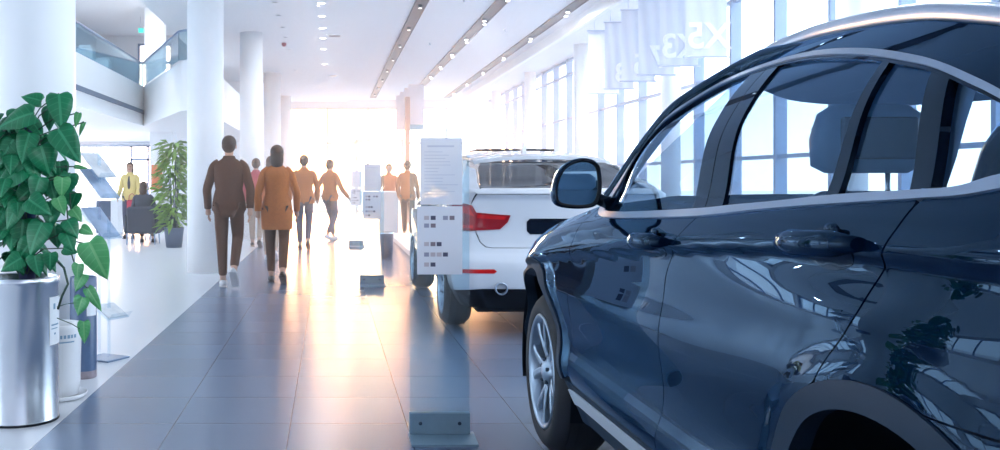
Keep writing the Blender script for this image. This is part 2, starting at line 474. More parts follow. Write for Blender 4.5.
def car_halfwidth(y, h):
    hb = herm([p[0] for p in HB], [p[1] for p in HB], y); hc = herm([p[0] for p in HC], [p[1] for p in HC], y)
    hs = [.28, .40, .50, .585, .63, .80]
    ws = [.84, .893, .924, .910, .907, .925]
    f = smooth01((y - .9) / .6)
    hs += [(.80 + hc) / 2, hc - .03, hc, (hc + hb) / 2, hb, hb + .19, hb + .31, hb + .41, hb + .47]
    ws += [.910, .908, .924, .902 , .868, .790 , .705, .605, .53]
    # keep the heights apart where the nose drops
    for i in range(1, len(hs)):
        if hs[i] < hs[i - 1] + .012: hs[i] = hs[i - 1] + .012
    w = herm(hs, ws, h)
    if y > 1.2: w -= .16 * ((y - 1.2) / 1.05) ** 2.2
    if y < -1.55: w -= .13 * ((-y - 1.55) / .8) ** 2.0
    # rear haunch and wheel arch lips
    w += .026 * math.exp(-((y + 1.35) / .55) ** 2) * smooth01((h - .70) / .18) * (1 - smooth01((h - .98) / .14))
    w += .016 * math.exp(-((y - 1.40) / .50) ** 2) * smooth01((h - .60) / .18) * (1 - smooth01((h - .90) / .14))
    for ax in (AX_F, AX_R):
        r = math.hypot(y - ax, h - WHEEL_H)
        w += .009 * (1 - smooth01((r - .540) / .075))
    # greenhouse narrows towards the windscreen
    if h > hb - .05 and y > .1: w -= .075 * smooth01((y - .3) / .42) * smooth01((h - hb + .05) / .14)
    if h > hb and y < -1.2: w -= .10 * ((-y - 1.2) / 1.0) ** 2 * smooth01((h - hb) / .2)
    return w
# ---------------------------------------------------------------- the hall
XR, YF, YB, XL = 6.45, 39.0, -6.0, -9.0         # glazed right wall, far wall, wall behind the camera, lobby's left wall
H_HALL, H_LEFT, H_UP = 4.60, 4.52, 6.0
YLB = 31.0                                       # back wall of the lobby
struct('floor', MB().box(XL, XR + .3, YB, YF + .3, -.2, 0), M['floor'])
g = mat('outside_paving', (.55, .58, .62), .9)
struct('ground', MB().box(-90, 90, -80, 160, -.5, -.25), g)

# ceiling: the right bay a little higher than the left strip, open to the upper level over the lobby
struct('ceiling', MB().box(.72, XR + .3, YB, YF + .3, H_HALL, H_HALL + .2), M['ceiling'])
b = MB().box(-3.3, .72, YB, YF + .3, H_LEFT, H_LEFT + .28); b.box(-3.42, -3.3, YB, YF + .3, H_LEFT, H_UP)
struct('ceiling_strip', b, M['ceiling'])
struct('ceiling_lobby', MB().box(XL - .2, -3.3, YB, YLB + .2, H_UP, H_UP + .2), M['ceiling'])

# wall behind the camera
struct('wall_back', MB().box(XL - .2, XR + .3, YB - .2, YB, 0, H_UP), M['wall'])
# columns
def column(x, y, r, h, name='column'):
    b = MB().lathe([(r, 0), (r, h)], (x, y, 0), 48)
    o = struct(name, b, M['column']); return o
column(-1.955, 6.35, .255, H_LEFT)
for y in (13.26, 20.97, 28.7, 36.4): column(-1.73, y, .25, H_LEFT)
for y in (11.2, 17.15, 23.3, 29.2, 35.2): column(6.12, y, .17, H_HALL)

# glazed right wall, one window to each bay between the columns
def glazing(n, y0, y1):
    f = MB(); ys = [y for y in (12.3 + 1.52 * k for k in range(-12, 19)) if y0 <= y < y1]
    for y in ys: f.box(XR - .02, XR + .15, y - .035, y + .035, 0, H_HALL)
    for z in (.05, 1.62, 2.98, 4.16, H_HALL - .05): f.box(XR + .02, XR + .09, y0, y1, z - .03, z + .03)
    o = struct('window_%d' % n, f, M['mullion'])
    MB().box(XR + .05, XR + .06, y0, y1, 0, H_HALL).build('pane', M['pane'], o)
edges = [YB, -.6, 5.3, 11.2, 17.15, 23.3, 29.2, 35.2, YF]
for n in range(len(edges) - 1): glazing(n + 1, edges[n], edges[n + 1])

# far glazed end wall
f = MB()
for x in (-3.25, -1.75, -.1, 1.55, 3.15, 4.75, 6.38): f.box(x - .04, x + .04, YF - .06, YF + .08, 0, 4.25)
for z in (.05, 2.84, 4.25): f.box(-3.3, XR, YF - .04, YF + .06, z - .04, z + .04)
o = struct('window_20', f, mat('far_frame', (.60, .58, .60), .5)); MB().box(-3.3, XR, YF, YF + .01, 0, 4.25).build('pane', M['pane'], o)
struct('wall_far', MB().box(-3.3, XR + .3, YF, YF + .2, 4.25, H_HALL), M['wall'])
# entrance frame standing before the end wall
d = MB(); 
for x in (1.05, 2.85): d.box(x - .05, x + .05, YF - 1.5, YF - .1, 0, 2.9)
d.box(1.0, 2.9, YF - 1.5, YF - .1, 2.8, 2.95)
struct('door_1', d, M['plinth'])

# ---- lobby on the left: mezzanine slab with a shadow gap along its edge
plan = [(XL, YB), (-4.35, YB), (-4.35, 22.3), (-2.75, 17.6), (-2.3, 17.2), (-2.3, YLB), (XL, YLB)]
b = MB().prism(plan, 'z', 2.56, 3.48); struct('mezzanine_floor_slab', b, M['fascia'])['kind'] = 'structure'
b = MB().box(-4.36, -4.33, YB, 22.25, 2.83, 2.92); struct('trim_1', b, M['slot'])
b = MB(); path = [(-4.38, YB, 0), (-4.38, 22.3, 0), (-2.78, 17.55, 0), (-2.33, 17.15, 0)]
bal = thing('balustrade', 'frameless glass balustrade with thin rail along the upper floor edge', 'balustrade', (-4.38, 10, 3.48))
gb = MB(); rb = MB()
for (a, c) in zip(path, path[1:]):
    a = Vector(a) - Vector((-4.38, 10, 0)); c = Vector(c) - Vector((-4.38, 10, 0)); d = (c - a); nrm = Vector((-d.y, d.x, 0)).normalized() * .008
    gb._faces([a - nrm, c - nrm, c + nrm, a + nrm] + [p + Vector((0, 0, .52)) for p in (a - nrm, c - nrm, c + nrm, a + nrm)],
              [(0, 1, 2, 3), (4, 5, 6, 7), (0, 1, 5, 4), (1, 2, 6, 5), (2, 3, 7, 6), (3, 0, 4, 7)])
    rb.tube([a + Vector((0, 0, .535)), c + Vector((0, 0, .535))], .022, 8)
gb.build('glass_panel', M['balustrade'], bal); rb.build('hand_rail', M['mullion'], bal)
# display boxes standing behind the balustrade
for k, (y, h) in enumerate(((16.9, .40), (18.6, .36), (20.0, .30))):
    b = MB().box(-.16, .16, -.14, .14, 0, h, .02).box(-.12, .12, -.11, .11, h, h + .06, .015)
    o = b.build('display_box', M['plinth']); o.location = (-4.75, y, 3.48)
    tag(o, ('tall white display box behind the glass balustrade, nearest of three', 'middle white display box behind the glass balustrade', 'lowest white display box behind the glass balustrade, farthest of three')[k], 'display box', 'display boxes on the upper floor')

# lobby back wall with a lower and an upper window, left wall with windows added for light
def wall_with_holes(name, axis, pos, t, a0, a1, z0, z1, holes, m):
    """wall across `axis` at pos; holes are (a0, a1, z0, z1)"""
    b = MB(); As = sorted({a0, a1, *[h[0] for h in holes], *[h[1] for h in holes]}); Zs = sorted({z0, z1, *[h[2] for h in holes], *[h[3] for h in holes]})
    for i in range(len(As) - 1):
        for j in range(len(Zs) - 1):
            ca, cz = (As[i] + As[i + 1]) / 2, (Zs[j] + Zs[j + 1]) / 2
            if any(h[0] < ca < h[1] and h[2] < cz < h[3] for h in holes): continue
            if axis == 'y': b.box(As[i], As[i + 1], pos, pos + t, Zs[j], Zs[j + 1])
            else: b.box(pos, pos + t, As[i], As[i + 1], Zs[j], Zs[j + 1])
    return struct(name, b, m)
wall_with_holes('wall_lobby_back', 'y', YLB, .2, XL, -2.2, 0, H_UP, [(-8.7, -5.35, .3, 2.45), (-6.25, -5.15, 3.48, 5.75)], M['wall'])
f = MB()
for x in (-8.7, -7.6, -6.5, -5.95, -5.39): f.box(x, x + .06, YLB + .05, YLB + .13, .3, 2.45)
f.box(-8.7, -5.35, YLB + .05, YLB + .13, .3, .36).box(-8.7, -5.35, YLB + .05, YLB + .13, 2.39, 2.45).box(-6.5, -5.35, YLB + .05, YLB + .13, 1.95, 2.01)
o = struct('window_21', f, M['mullion']); MB().box(-8.7, -5.35, YLB + .08, YLB + .09, .3, 2.45).build('pane', M['pane'], o)
f = MB()
for x in (-6.25, -5.98, -5.21): f.box(x, x + .07, YLB + .05, YLB + .13, 3.48, 5.75)
f.box(-6.25, -5.15, YLB + .05, YLB + .13, 5.1, 5.17).box(-6.25, -5.15, YLB + .05, YLB + .13, 5.68, 5.75)
o = struct('window_22', f, M['mullion']); MB().box(-6.25, -5.15, YLB + .08, YLB + .09, 3.48, 5.75).build('pane', M['pane'], o)
struct('wall_lobby_side', MB().box(-2.3, -2.2, YLB, YF, 0, H_UP), M['wall'])
holes = [(y, y + 4.2, .4, 2.4) for y in (-4, 1, 6, 11, 16, 21, 25.6)]  # openings added in this wall to let sky light in
wall_with_holes('wall_left', 'x', XL - .2, .2, YB, YLB, 0, H_UP, holes + [(h[0], h[1], 3.6, 5.6) for h in holes], M['wall'])
for n, (y0, y1, z0, z1) in enumerate(holes + [(h[0], h[1], 3.6, 5.6) for h in holes]):
    f = MB()
    for k in range(4): f.box(XL - .12, XL - .05, y0 + (y1 - y0 - .06) * k / 3, y0 + (y1 - y0 - .06) * k / 3 + .06, z0, z1)
    f.box(XL - .12, XL - .05, y0, y1, z0, z0 + .06).box(XL - .12, XL - .05, y0, y1, z1 - .06, z1)
    o = struct('window_%d' % (30 + n), f, M['mullion']); MB().box(XL - .09, XL - .08, y0, y1, z0, z1).build('pane', M['pane'], o)
# square pillars in the lobby
struct('lobby_pillar', MB().box(-4.75, -4.15, 25.2, 25.8, 0, 2.56), M['column'])['kind'] = 'structure'
struct('upper_pillar', MB().box(-5.05, -4.55, 26.0, 26.5, 3.48, H_UP), M['column'])['kind'] = 'structure'
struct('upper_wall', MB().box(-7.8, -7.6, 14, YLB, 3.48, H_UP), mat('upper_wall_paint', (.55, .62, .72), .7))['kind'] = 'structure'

# sheer curtain on its rail before the lobby window
cu = thing('curtain', 'white sheer curtain on a rail before the lobby window', 'curtain', (-7.0, YLB - .25, 2.42))
rows = []
for z in (0, -1.0, -2.1):
    rows.append([Vector((-1.6 + 1.5 * k / 60, .035 * math.sin(k * 1.9), z)) for k in range(61)])
MB().grid(rows).build('curtain_cloth', M['curtain'], cu); MB().tube([(-1.7, 0, .02), (1.7, 0, .02)], .02).build('curtain_rail', M['steel'], cu)

# ---- ceiling fittings
def dark_track(x, w, y0, y1, label, lit, step, first):
    t = thing('ceiling_track', label, 'ceiling track', (x, y0, H_HALL), group='lighting tracks in the ceiling')
    b = MB(); L = y1 - y0
    b.box(-w / 2, w / 2, 0, L, -.012, .0); b.box(-w / 2 - .015, -w / 2, 0, L, -.03, 0).box(w / 2, w / 2 + .015, 0, L, -.03, 0)
    b.build('channel', M['track'], t)
    k = 0; y = first
    while y < y1 - 1:
        for dx in ((0,) if not lit else (-.02, .05)):
            sp = MB().lathe([(.035, -.07), (.042, -.06), (.042, -.0125)], (dx, y - y0 + (dx * 6 if lit else 0), 0), 14).build('spotlight', M['steel'] if lit else M['track'], t)
            MB().lathe([(.034, -.078), (.034, -.0705)], (dx, y - y0 + (dx * 6 if lit else 0), 0), 14).build('lens', M['lamp_on'] if lit else M['lamp_dim'], sp)
        y += step; k += 1
dark_track(1.70, .21, 1, 38, 'dark ceiling track nearest the flat left ceiling strip', False, 2.6, 5.0)
dark_track(3.17, .21, 1, 38, 'middle dark ceiling track with bright spotlights', True, 2.6, 4.0)
dark_track(4.62, .19, 1, 38, 'dark ceiling track nearest the hanging banners and glass wall', True, 3.4, 5.0)
def downlight(x, y, r, h, label, lit, grp):
    t = thing('downlight', label, 'ceiling light', (x, y, h), group=grp)
    MB().lathe([(r * .8, -.002), (r, -.012), (r * 1.05, -.008), (r * 1.05, 0)], (0, 0, 0), 20, cap0=False, cap1=False).build('trim_ring', M['plinth'], t)
    MB().lathe([(r * .8, -.006), (r * .8, -.003)], (0, 0, 0), 20).build('diffuser', M['lamp_on'] if lit else M['track'], t)
ordn = ['first', 'second', 'third', 'fourth', 'fifth', 'sixth', 'seventh', 'eighth']
for k, py in enumerate((3, 16, 28, 38, 49, 64)):
    Y = F_PX * (H_LEFT - CAM_H) / (PY0 - py)
    downlight(-.16, Y, .085, H_LEFT, 'lit round downlight in the row by the ceiling vents, %s from the near end' % ordn[k], True, 'lit downlights')
for k, py in enumerate((2, 15, 27, 37, 49, 70)):
    Y = F_PX * (H_LEFT - CAM_H) / (PY0 - py)
    downlight(-1.0, Y, .06, H_LEFT, 'unlit round downlight in the row beside the columns, %s from the near end' % ordn[k], False, 'unlit downlights')
for k, (px, py) in enumerate(((334.5, 35.5), (332.5, 75.5))):
    Y = F_PX * (H_LEFT - CAM_H) / (PY0 - py); p = at(px, py, Y)
    t = thing('ceiling_vent', ('square ceiling vent with pinkish grille, the larger one overhead', 'square ceiling vent farther down the hall')[k], 'vent', (p.x, Y, H_LEFT), group='square ceiling vents')
    b = MB(); s = .17
    b.box(-s, s, -s, -s + .05, -.015, 0).box(-s, s, s - .05, s, -.015, 0).box(-s, -s + .05, -s + .05, s - .05, -.015, 0).box(s - .05, s, -s + .05, s - .05, -.015, 0)
    b.build('frame', M['plinth'], t)
    b = MB(); b.box(-s + .05, s - .05, -s + .05, s - .05, -.004, 0)
    for q in range(6): b.box(-s + .05, s - .05, -s + .065 + q * .04, -s + .075 + q * .04, -.012, -.004)
    b.build('grille', mat('vent_grille', (.30, .22, .24), .6), t)
t = thing('smoke_detector', 'small dark round detector on the ceiling beside the column tops', 'detector', at(284, 43, 22.4)); t.location.z = H_LEFT
MB().lathe([(.03, -.09), (.05, -.06), (.06, -.03), (.045, 0)], n=18).build('housing', M['redbag'], t); MB().lathe([(.065, -.008), (.065, 0)], n=18).build('base', M['plinth'], t)
for k, (x, y) in enumerate(((2.3, 13.5), (2.45, 17.5), (3.9, 15.5), (3.85, 21), (2.4, 23))):
    o = MB().lathe([(.018, -.05), (.03, -.03), (.012, -.02), (.012, -.006), (.04, -.005), (.04, 0)], n=14).build('sprinkler', M['steel']); o.location = (x, y, H_HALL)
    tag(o, 'tiny ceiling sprinkler between the dark tracks', 'sprinkler', 'ceiling sprinklers')
# exit sign under the upper ceiling
ex = thing('exit_sign', 'small green exit sign hanging under the upper lobby ceiling', 'exit sign', at(144, 27, 27.5)); ex.location.z = 5.62
MB().box(-.17, .17, -.02, .02, -.09, .07, .008).build('casing', M['plinth'], ex)
MB().box(-.155, -.01, -.026, -.0205, -.075, .055).box(.01, .155, -.026, -.0205, -.075, .055).build('face', M['green_sign'], ex)
for sx in (-.1, .1): MB().tube([(sx, 0, .07), (sx, 0, .38)], .006).build('hanger', M['steel'], ex)

# ---- hanging banners, seen from behind (their lettering reads mirrored)
def text_mesh(s, size, extr, m, name, parent, loc, mirror=False, bold=.0):
    cu = bpy.data.curves.new('t', 'FONT'); cu.body = s; cu.size = size; cu.extrude = extr; cu.align_x = 'CENTER'; cu.offset = bold
    o = bpy.data.objects.new('t', cu); COL.objects.link(o)
    me = bpy.data.meshes.new_from_object(o.evaluated_get(bpy.context.evaluated_depsgraph_get()))
    bpy.data.objects.remove(o); bpy.data.curves.remove(cu)
    me.transform(Matrix.Rotation(PI / 2, 4, 'X'))
    if mirror: me.transform(Matrix.Diagonal((-1, 1, 1, 1)))
    ob = link(name, me, m, parent); ob.location = loc; return ob
ban = [(13.75, 'X5'), (14.8, 'X3'), (16.07, '7'), (17.1, '5'), (18.45, '3'), (19.5, '1')]
bx = [(5.12, 5.72), (5.11, 5.71), (5.19, 5.79), (5.22, 5.82), (5.31, 5.87), (5.27, 5.90)]
for (Y, s), (x0, x1), nth in zip(ban, bx, ('nearest', 'second', 'third', 'fourth', 'fifth', 'farthest')):
    xc = (x0 + x1) / 2; w = (x1 - x0) / 2
    t = thing('banner', {'nearest': 'nearest hanging white banner, with large mirrored letter and digit', 'second': 'second hanging white banner, partly behind the nearest one', 'third': 'third hanging white banner from the near end', 'fourth': 'fourth hanging white banner from the near end', 'fifth': 'fifth hanging white banner, next to the farthest', 'farthest': 'farthest hanging white banner, beside the thin white column'}[nth], 'banner', (xc, Y, 3.05), group='hanging banners by the glass wall')
    rows = [[Vector((-w + 2 * w * k / 16, .012 * math.sin(k * 1.1 + z * 3 + Y), z)) for k in range(17)] for z in [i * 1.28 / 10 for i in range(11)]]
    c = MB().grid(rows); c.grid([[p + Vector((0, .004, 0)) for p in r] for r in rows]); c.build('cloth', M['banner'], t)
    MB().box(-w - .03, w + .03, -.012, .018, -.012, .015, .004).build('bottom_bar', M['bar'], t)
    MB().box(-w - .02, w + .02, -.012, .018, 1.272, 1.30, .004).tube([(-w * .6, 0, 1.3), (-w * .6, 0, H_HALL - 3.05)], .004, 6).tube([(w * .6, 0, 1.3), (w * .6, 0, H_HALL - 3.05)], .004, 6).build('top_bar', M['bar'], t)
    text_mesh(s, .52, .003, M['letter'], 'lettering', t, (0.02, -.022, .13), True, .012)
# rail from which they hang
struct('trim_2', MB().box(5.0, 5.10, 10, 36, H_HALL - .22, H_HALL), M['fascia'])

# far banners above the entrance, on a post
px = thing('banner_stack', 'far group of white banners hung on a tall reddish post', 'banner stand', (3.0, 31.0, 0))
for k in range(4):
    MB().box(-.46 - .10 * k, .05 - .09 * k, k * .5, k * .5 + .02, 2.95 + .02 * k, 4.42 - .07 * k).build('banner_cloth', M['banner'], px)
MB().box(-.57, -.42, -.2, -.04, 0, 4.0).build('post', mat('post_red_brown', (.30, .14, .13), .6), px)
# ---------------------------------------------------------------- the dark blue car, nose pointing down the hall
CAR = thing('car', 'large dark blue parked car with chrome window trim, filling the near side of the hall', 'car', (1.88, 3.04, 0))
def side(sx):
    def f(y, h): return Vector((sx * car_halfwidth(y, h), y, h))
    return f
axis_ref = lambda q: Vector((0, q.y, q.z - .02))
def spt(pts): return spline(pts, 5)

A_OUT = [(.80, 1.160), (.70, 1.262), (.585, 1.364), (.36, 1.488), (.13, 1.566), (-.05, 1.592), (-.34, 1.597), (-.625, 1.581), (-.923, 1.543), (-1.158, 1.499), (-1.30, 1.465), (-1.43, 1.424), (-1.52, 1.390), (-1.72, 1.31), (-1.86, 1.258)]
A_IN = [(.715, 1.166), (.645, 1.250), (.535, 1.350), (.315, 1.468), (.11, 1.541), (-.06, 1.567), (-.34, 1.575), (-.62, 1.560), (-.92, 1.522), (-1.158, 1.479), (-1.30, 1.447), (-1.43, 1.405), (-1.50, 1.380), (-1.66, 1.318), (-1.75, 1.284)]
A_OUT, A_IN = spt(A_OUT), spt(A_IN)
L_TOP = spt([(.715, 1.166), (.60, 1.142), (.36, 1.143), (.077, 1.152), (-.44, 1.176), (-.66, 1.191), (-.90, 1.206), (-1.12, 1.222), (-1.40, 1.235), (-1.50, 1.241), (-1.58, 1.258), (-1.68, 1.273), (-1.75, 1.284)])
L_BOT = spt([(.80, 1.160), (.72, 1.138), (.60, 1.122), (.34, 1.122), (.046, 1.132), (-.47, 1.156), (-.91, 1.190), (-1.40, 1.219), (-1.52, 1.226), (-1.62, 1.240), (-1.74, 1.252), (-1.86, 1.258)])
GAP_A = spt([(.785, 1.145), (.77, 1.05), (.775, .93), (.79, .73), (.80, .574), (.795, .45)])
GAP_B = spt([(-.49, 1.165), (-.455, 1.150), (-.373, 1.077), (-.29, .995), (-.266, .907), (-.257, .711), (-.252, .583), (-.215, .45)])
GAP_C = spt([(-1.415, 1.222), (-1.388, 1.132), (-1.345, 1.06), (-1.31, 1.0), (-1.244, .925), (-1.2085, .868)])
def arc(ax, r, a0, a1, n=28, fy=1.0):
    return [(ax + r * math.cos(math.radians(a0 + (a1 - a0) * i / n)), WHEEL_H + r * math.sin(math.radians(a0 + (a1 - a0) * i / n))) for i in range(n + 1)]
def cut(line, t0=None, t1=None, key=0):
    """part of a polyline between two values of its first coordinate (lines run rearward)"""
    out = []
    for a, b in zip(line, line[1:]):
        for t in (t0, t1):
            if t is not None and (a[key] - t) * (b[key] - t) < 0:
                s = (t - a[key]) / (b[key] - a[key]); out.append((a[key] - 1e-9 if 0 else a[0] + s * (b[0] - a[0]), a[1] + s * (b[1] - a[1])))
        if (t0 is None or b[key] <= t0) and (t1 is None or b[key] >= t1): out.append(b)
    if (t0 is None or line[0][key] <= t0) and (t1 is None or line[0][key] >= t1): out.insert(0, line[0])
    return sorted(out, key=lambda p: -p[key])
def shift(line, d): return [(p[0] + d, p[1]) for p in line]
G = .003
FT = spt([(.80, 1.152), (1.0, 1.118), (1.4, 1.050), (1.8, .965), (2.05, .87)])      # top edge of the front fender
RE = spt([(.80, 1.185), (.62, 1.375), (.38, 1.515), (.20, 1.585), (.05, 1.632), (-.20, 1.650), (-.42, 1.648), (-.87, 1.608), (-1.19, 1.560), (-1.6, 1.465), (-1.95, 1.345), (-2.12, 1.268)])   # roof edge
def re_h(y): 
    for a, b in zip(RE, RE[1:]):
        if a[0] >= y >= b[0]: return a[1] + (b[1] - a[1]) * (a[0] - y) / (a[0] - b[0])
    return RE[0][1] if y > 0 else RE[-1][1]
RC = .53                                        # outer radius of the arch cladding
def car_side(sx):
    f = side(sx)
    def P(name, poly, m, step=.03, off=0.0, depth=.02, parent=CAR): return sheet(name, poly, f, m, parent, step, off, depth, ref=axis_ref)
    pa = M['paint']
    # front fender
    fr = arc(AX_F, RC + .001, 171.5, 8, 40)
    poly = shift(GAP_A, G)[:-1] + [(.80 + G, .47), (.866, .452)] + [p for p in fr if p[1] > .452] + [(2.02, .45), (2.12, .60), (2.10, .78)] + list(reversed(FT))
    P('front_fender', poly, pa, .017)
    # doors
    up = [p for p in cut(L_BOT, .765, None)]
    poly = cut(L_BOT, .765, -.478) + shift(GAP_B, G)[1:] + [(-.2, .448), (.78, .440)] + list(reversed(shift(GAP_A, -G)))[1:-1]
    fd = P('front_door', poly, pa, .026)
    lip = arc(AX_R, .566, 20, 110, 40)
    body_arc = [p for p in arc(AX_R, RC + .001, 8, 172, 44)]
    aR = [p for p in body_arc if p[0] > -1.2 and p[1] > .452]                     # front part of the rear arch, going up
    poly = cut(L_BOT, -.497, -1.405) + shift(GAP_C, G)[1:-1] + [(-1.2040, .8668)] + [p for p in reversed(aR) if p[0] > -1.203] + [(-.862, .448), (-.215, .448)] + list(reversed(shift(GAP_B, -G)))[1:-1]
    rd = P('rear_door', poly, pa, .016)
    # rear quarter panel up to the roof, bumper below
    rq = [p for p in body_arc if p[0] < -1.214 and p[1] > .885]
    poly = cut(L_BOT, -1.424, None) + cut(A_OUT, -1.50, None)[::-1][1:-1][:0] + [(-1.95, 1.27), (-2.10, 1.25), (-2.16, 1.10), (-2.15, .885)] + [(-1.5345, .885)] + rq[::-1] + [(-1.2130, .8655)] + list(reversed(shift(GAP_C, -G)))[1:-1]
    P('rear_quarter_panel', poly, pa, .016)
    rb = [p for p in body_arc if p[0] < -1.4 and .44 < p[1] < .880]
    P('rear_bumper_side', [(-2.15, .881), (-2.16, .45)] + rb[::-1] + [(-1.549, .881)], pa, .04)
    # roof side between chrome and roof
    poly = A_OUT + [(-2.12, 1.262)] + list(reversed(RE))[1:] 
    P('roof_side', poly, pa, .026, 0, .012)
    # chrome around the side windows
    mid = lambda A, B, t: [(a[0] + (b_[0] - a[0]) * t, a[1] + (b_[1] - a[1]) * t) for a, b_ in zip(A, B)]
    P('window_trim_upper', A_OUT + list(reversed(mid(A_OUT, A_IN, .66))), M['chrome'], .02, .006, .012)
    P('window_seal', mid(A_OUT, A_IN, .66) + list(reversed(A_IN)), M['gloss'], .02, .002, .008)
    P('window_trim_lower', L_TOP + list(reversed(L_BOT)), M['chrome'], .02, .006, .012)
    # windows: glass set in, dark pillar trims between
    inner = A_IN + list(reversed(L_TOP))[1:-1]
    def top_at(y):
        for a, b in zip(A_IN, A_IN[1:]):
            if a[0] >= y >= b[0]: return a[1] + (b[1] - a[1]) * (a[0] - y) / (a[0] - b[0] + 1e-9)
        return A_IN[-1][1]
    def low_at(y):
        for a, b in zip(L_TOP, L_TOP[1:]):
            if a[0] >= y >= b[0]: return a[1] + (b[1] - a[1]) * (a[0] - y) / (a[0] - b[0] + 1e-9)
        return L_TOP[-1][1]
    def bar(yt0, yt1, yb0, yb1):            # slanting strip between the two chrome lines
        n = 6
        return [(yt0, top_at(yt0)), (yt1, top_at(yt1)), (yb1, low_at(yb1)), (yb0, low_at(yb0))]
    P('pillar_trim', bar(-.165, -.272, -.385, -.473), M['gloss'], .025, .001, .01, fd)
    P('pillar_trim', bar(-.277, -.362, -.478, -.585), M['gloss'], .025, .001, .01, rd)
    P('window_divider', bar(-1.052, -1.088, -1.096, -1.142), M['gloss'], .02, .004, .012, rd)
    P('pillar_trim', bar(-1.275, -1.312, -1.372, -1.404), M['gloss'], .02, .001, .01, rd)
    P('pillar_trim', bar(-1.317, -1.358, -1.409, -1.440), M['gloss'], .02, .008, .02)
    P('mirror_patch', [(.715, 1.166), (.655, 1.238), (.60, 1.285), (.52, 1.19), (.50, 1.1425), (.60, 1.142)], M['gloss'], .02, .003, .01, fd)
    def pane(name, y_t0, y_t1, y_b0, y_b1, parent):
        poly = ([(y_t0, top_at(y_t0))] if y_t0 is not None else []) + cut(A_IN, y_t0, y_t1) + ([(y_t1, top_at(y_t1))] if y_t1 is not None else [])
        poly += ([(y_b1, low_at(y_b1))] if y_b1 is not None else []) + list(reversed(cut(L_TOP, y_b0, y_b1))) + ([(y_b0, low_at(y_b0))] if y_b0 is not None else [])
        c = [poly[0]]
        for p in poly[1:]:
            if math.hypot(p[0] - c[-1][0], p[1] - c[-1][1]) > .003: c.append(p)
        if math.hypot(c[0][0] - c[-1][0], c[0][1] - c[-1][1]) < .003: c.pop()
        return P(name, c, M['carglass'], .035, -.006, 0, parent)
    pane('door_glass', None, -.16, None, -.380, fd)
    pane('door_glass', -.365, -1.056, -.59, -1.100, rd)
    pane('fixed_glass', -1.088, -1.278, -1.142, -1.376, rd)
    pane('quarter_glass', -1.355, None, -1.437, None, CAR)
    # arch cladding and sill
    for ax, a0, a1, nm in ((AX_F, 4, 172, 'front_arch_cladding'), (AX_R, 8, 171, 'rear_arch_cladding')):
        poly = arc(ax, RC, a0, a1, 44) + arc(ax, .478, a1, a0, 44)
        P(nm, poly, M['clad'], .02, .006, .05)
    P('sill_cladding', [(.875, .445), (.80, .438), (-.20, .446), (-.875, .446), (-.88, .424), (.86, .408)], M['clad'], .02, .002, .02)
    P('sill_strip', [(.85, .408), (.77, .409), (-.12, .424), (-.87, .424), (-.90, .366), (.06, .362), (.84, .350)], M['sill'], .03, .008, .02)
    P('rocker_panel', [(.875, .408), (.85, .350), (.06, .362), (-.90, .366), (-.93, .26), (.90, .26)], M['clad'], .04, -.004, .03)
    # handles
    for (y0, y1, h0, par) in ((-.075, -.335, 1.068, fd), (-1.055, -1.330, 1.126, rd)):
        hb = MB(); n = 14; rows = []
        for i in range(n + 1):
            t = i / n; y = y0 + (y1 - y0) * t; h = h0 + .012 * t; w = car_halfwidth(y, h)
            e = max(.10, math.sin(PI * min(.5, t * 1.6 if t < .5 else (1 - t) * 2.6)) if t not in (0, 1) else .10)
            th = .026 * (.45 + .55 * e); o = .018 + .026 * math.sin(PI * t) ** .6 if 0 < t < 1 else .010
            rows.append([Vector((sx * (w + o + .017 * math.cos(a)), y, h + th * math.sin(a))) for a in [2 * PI * k / 14 for k in range(14)]])
        hb.grid(rows, True, True)
        hb._faces(rows[0], [tuple(range(14))]); hb._faces(rows[-1], [tuple(range(14))])
        hd = hb.build('door_handle', pa, par, weld=True)
        # flat dark patch painted as the shade in the hollow behind the grip
        ym, hm = (y0 + y1) / 2 , h0 - .004
        poly = [(ym + .095 * math.cos(2 * PI * k / 24), hm + .042 * math.sin(2 * PI * k / 24)) for k in range(24)]
        P('handle_recess_shade', poly, M['gloss'], .015, .0015, .004, par)
        lb = MB().ball((0, 0, 0), (.008, .026, .013)).build('lock_cover', pa, par); lb.location = (sx * (car_halfwidth(y1 + .05, h0 + .03) + .008), (y0 * .42 + y1 * .58), h0 + .034)
    # wing mirror: housing open to the rear with the glass inside
    w0 = car_halfwidth(.63, 1.17)
    def mprof(s):                              # outline across (x outward, z), seen from behind
        return [(.0, .02), (.01, .085), (.05, .110), (.105, .104), (.150, .072), (.175, .02), (.180, -.035), (.160, -.068), (.085, -.078), (.025, -.068), (.004, -.03)]
    pr = mprof(0); c = (.088, .015); mb = MB(); rows = []
    pr2 = spline(pr + [pr[0]], 4)[:-1]
    for (dy, s) in ((-.004, .93), (0, 1.0), (.03, 1.02), (.07, .97), (.11, .78), (.135, .45), (.14, .08)):
        rows.append([Vector((sx * (c[0] + (p[0] - c[0]) * s), dy, c[1] + (p[1] - c[1]) * s)) for p in pr2])
    mb.grid(rows, True, True)
    base = Vector((sx * (w0 + .062), .55, 1.228))
    mh = mb.build('wing_mirror', pa, CAR); mh.location = base
    fb = MB(); fb.grid([[Vector((sx * (c[0] + (p[0] - c[0]) * s), dy, c[1] + (p[1] - c[1]) * s)) for p in pr2] for dy, s in ((-.006, .95), (-.008, .87), (.012, .84))], True, True)
    fb.build('mirror_frame', M['black'], mh)
    gb = MB(); gpts = [Vector((sx * (c[0] + (p[0] - c[0]) * .85), .006 , c[1] + (p[1] - c[1]) * .85)) for p in pr2]
    gb._faces(gpts, [tuple(range(len(gpts)))]); gb.build('mirror_glass', M['mirror'], mh)
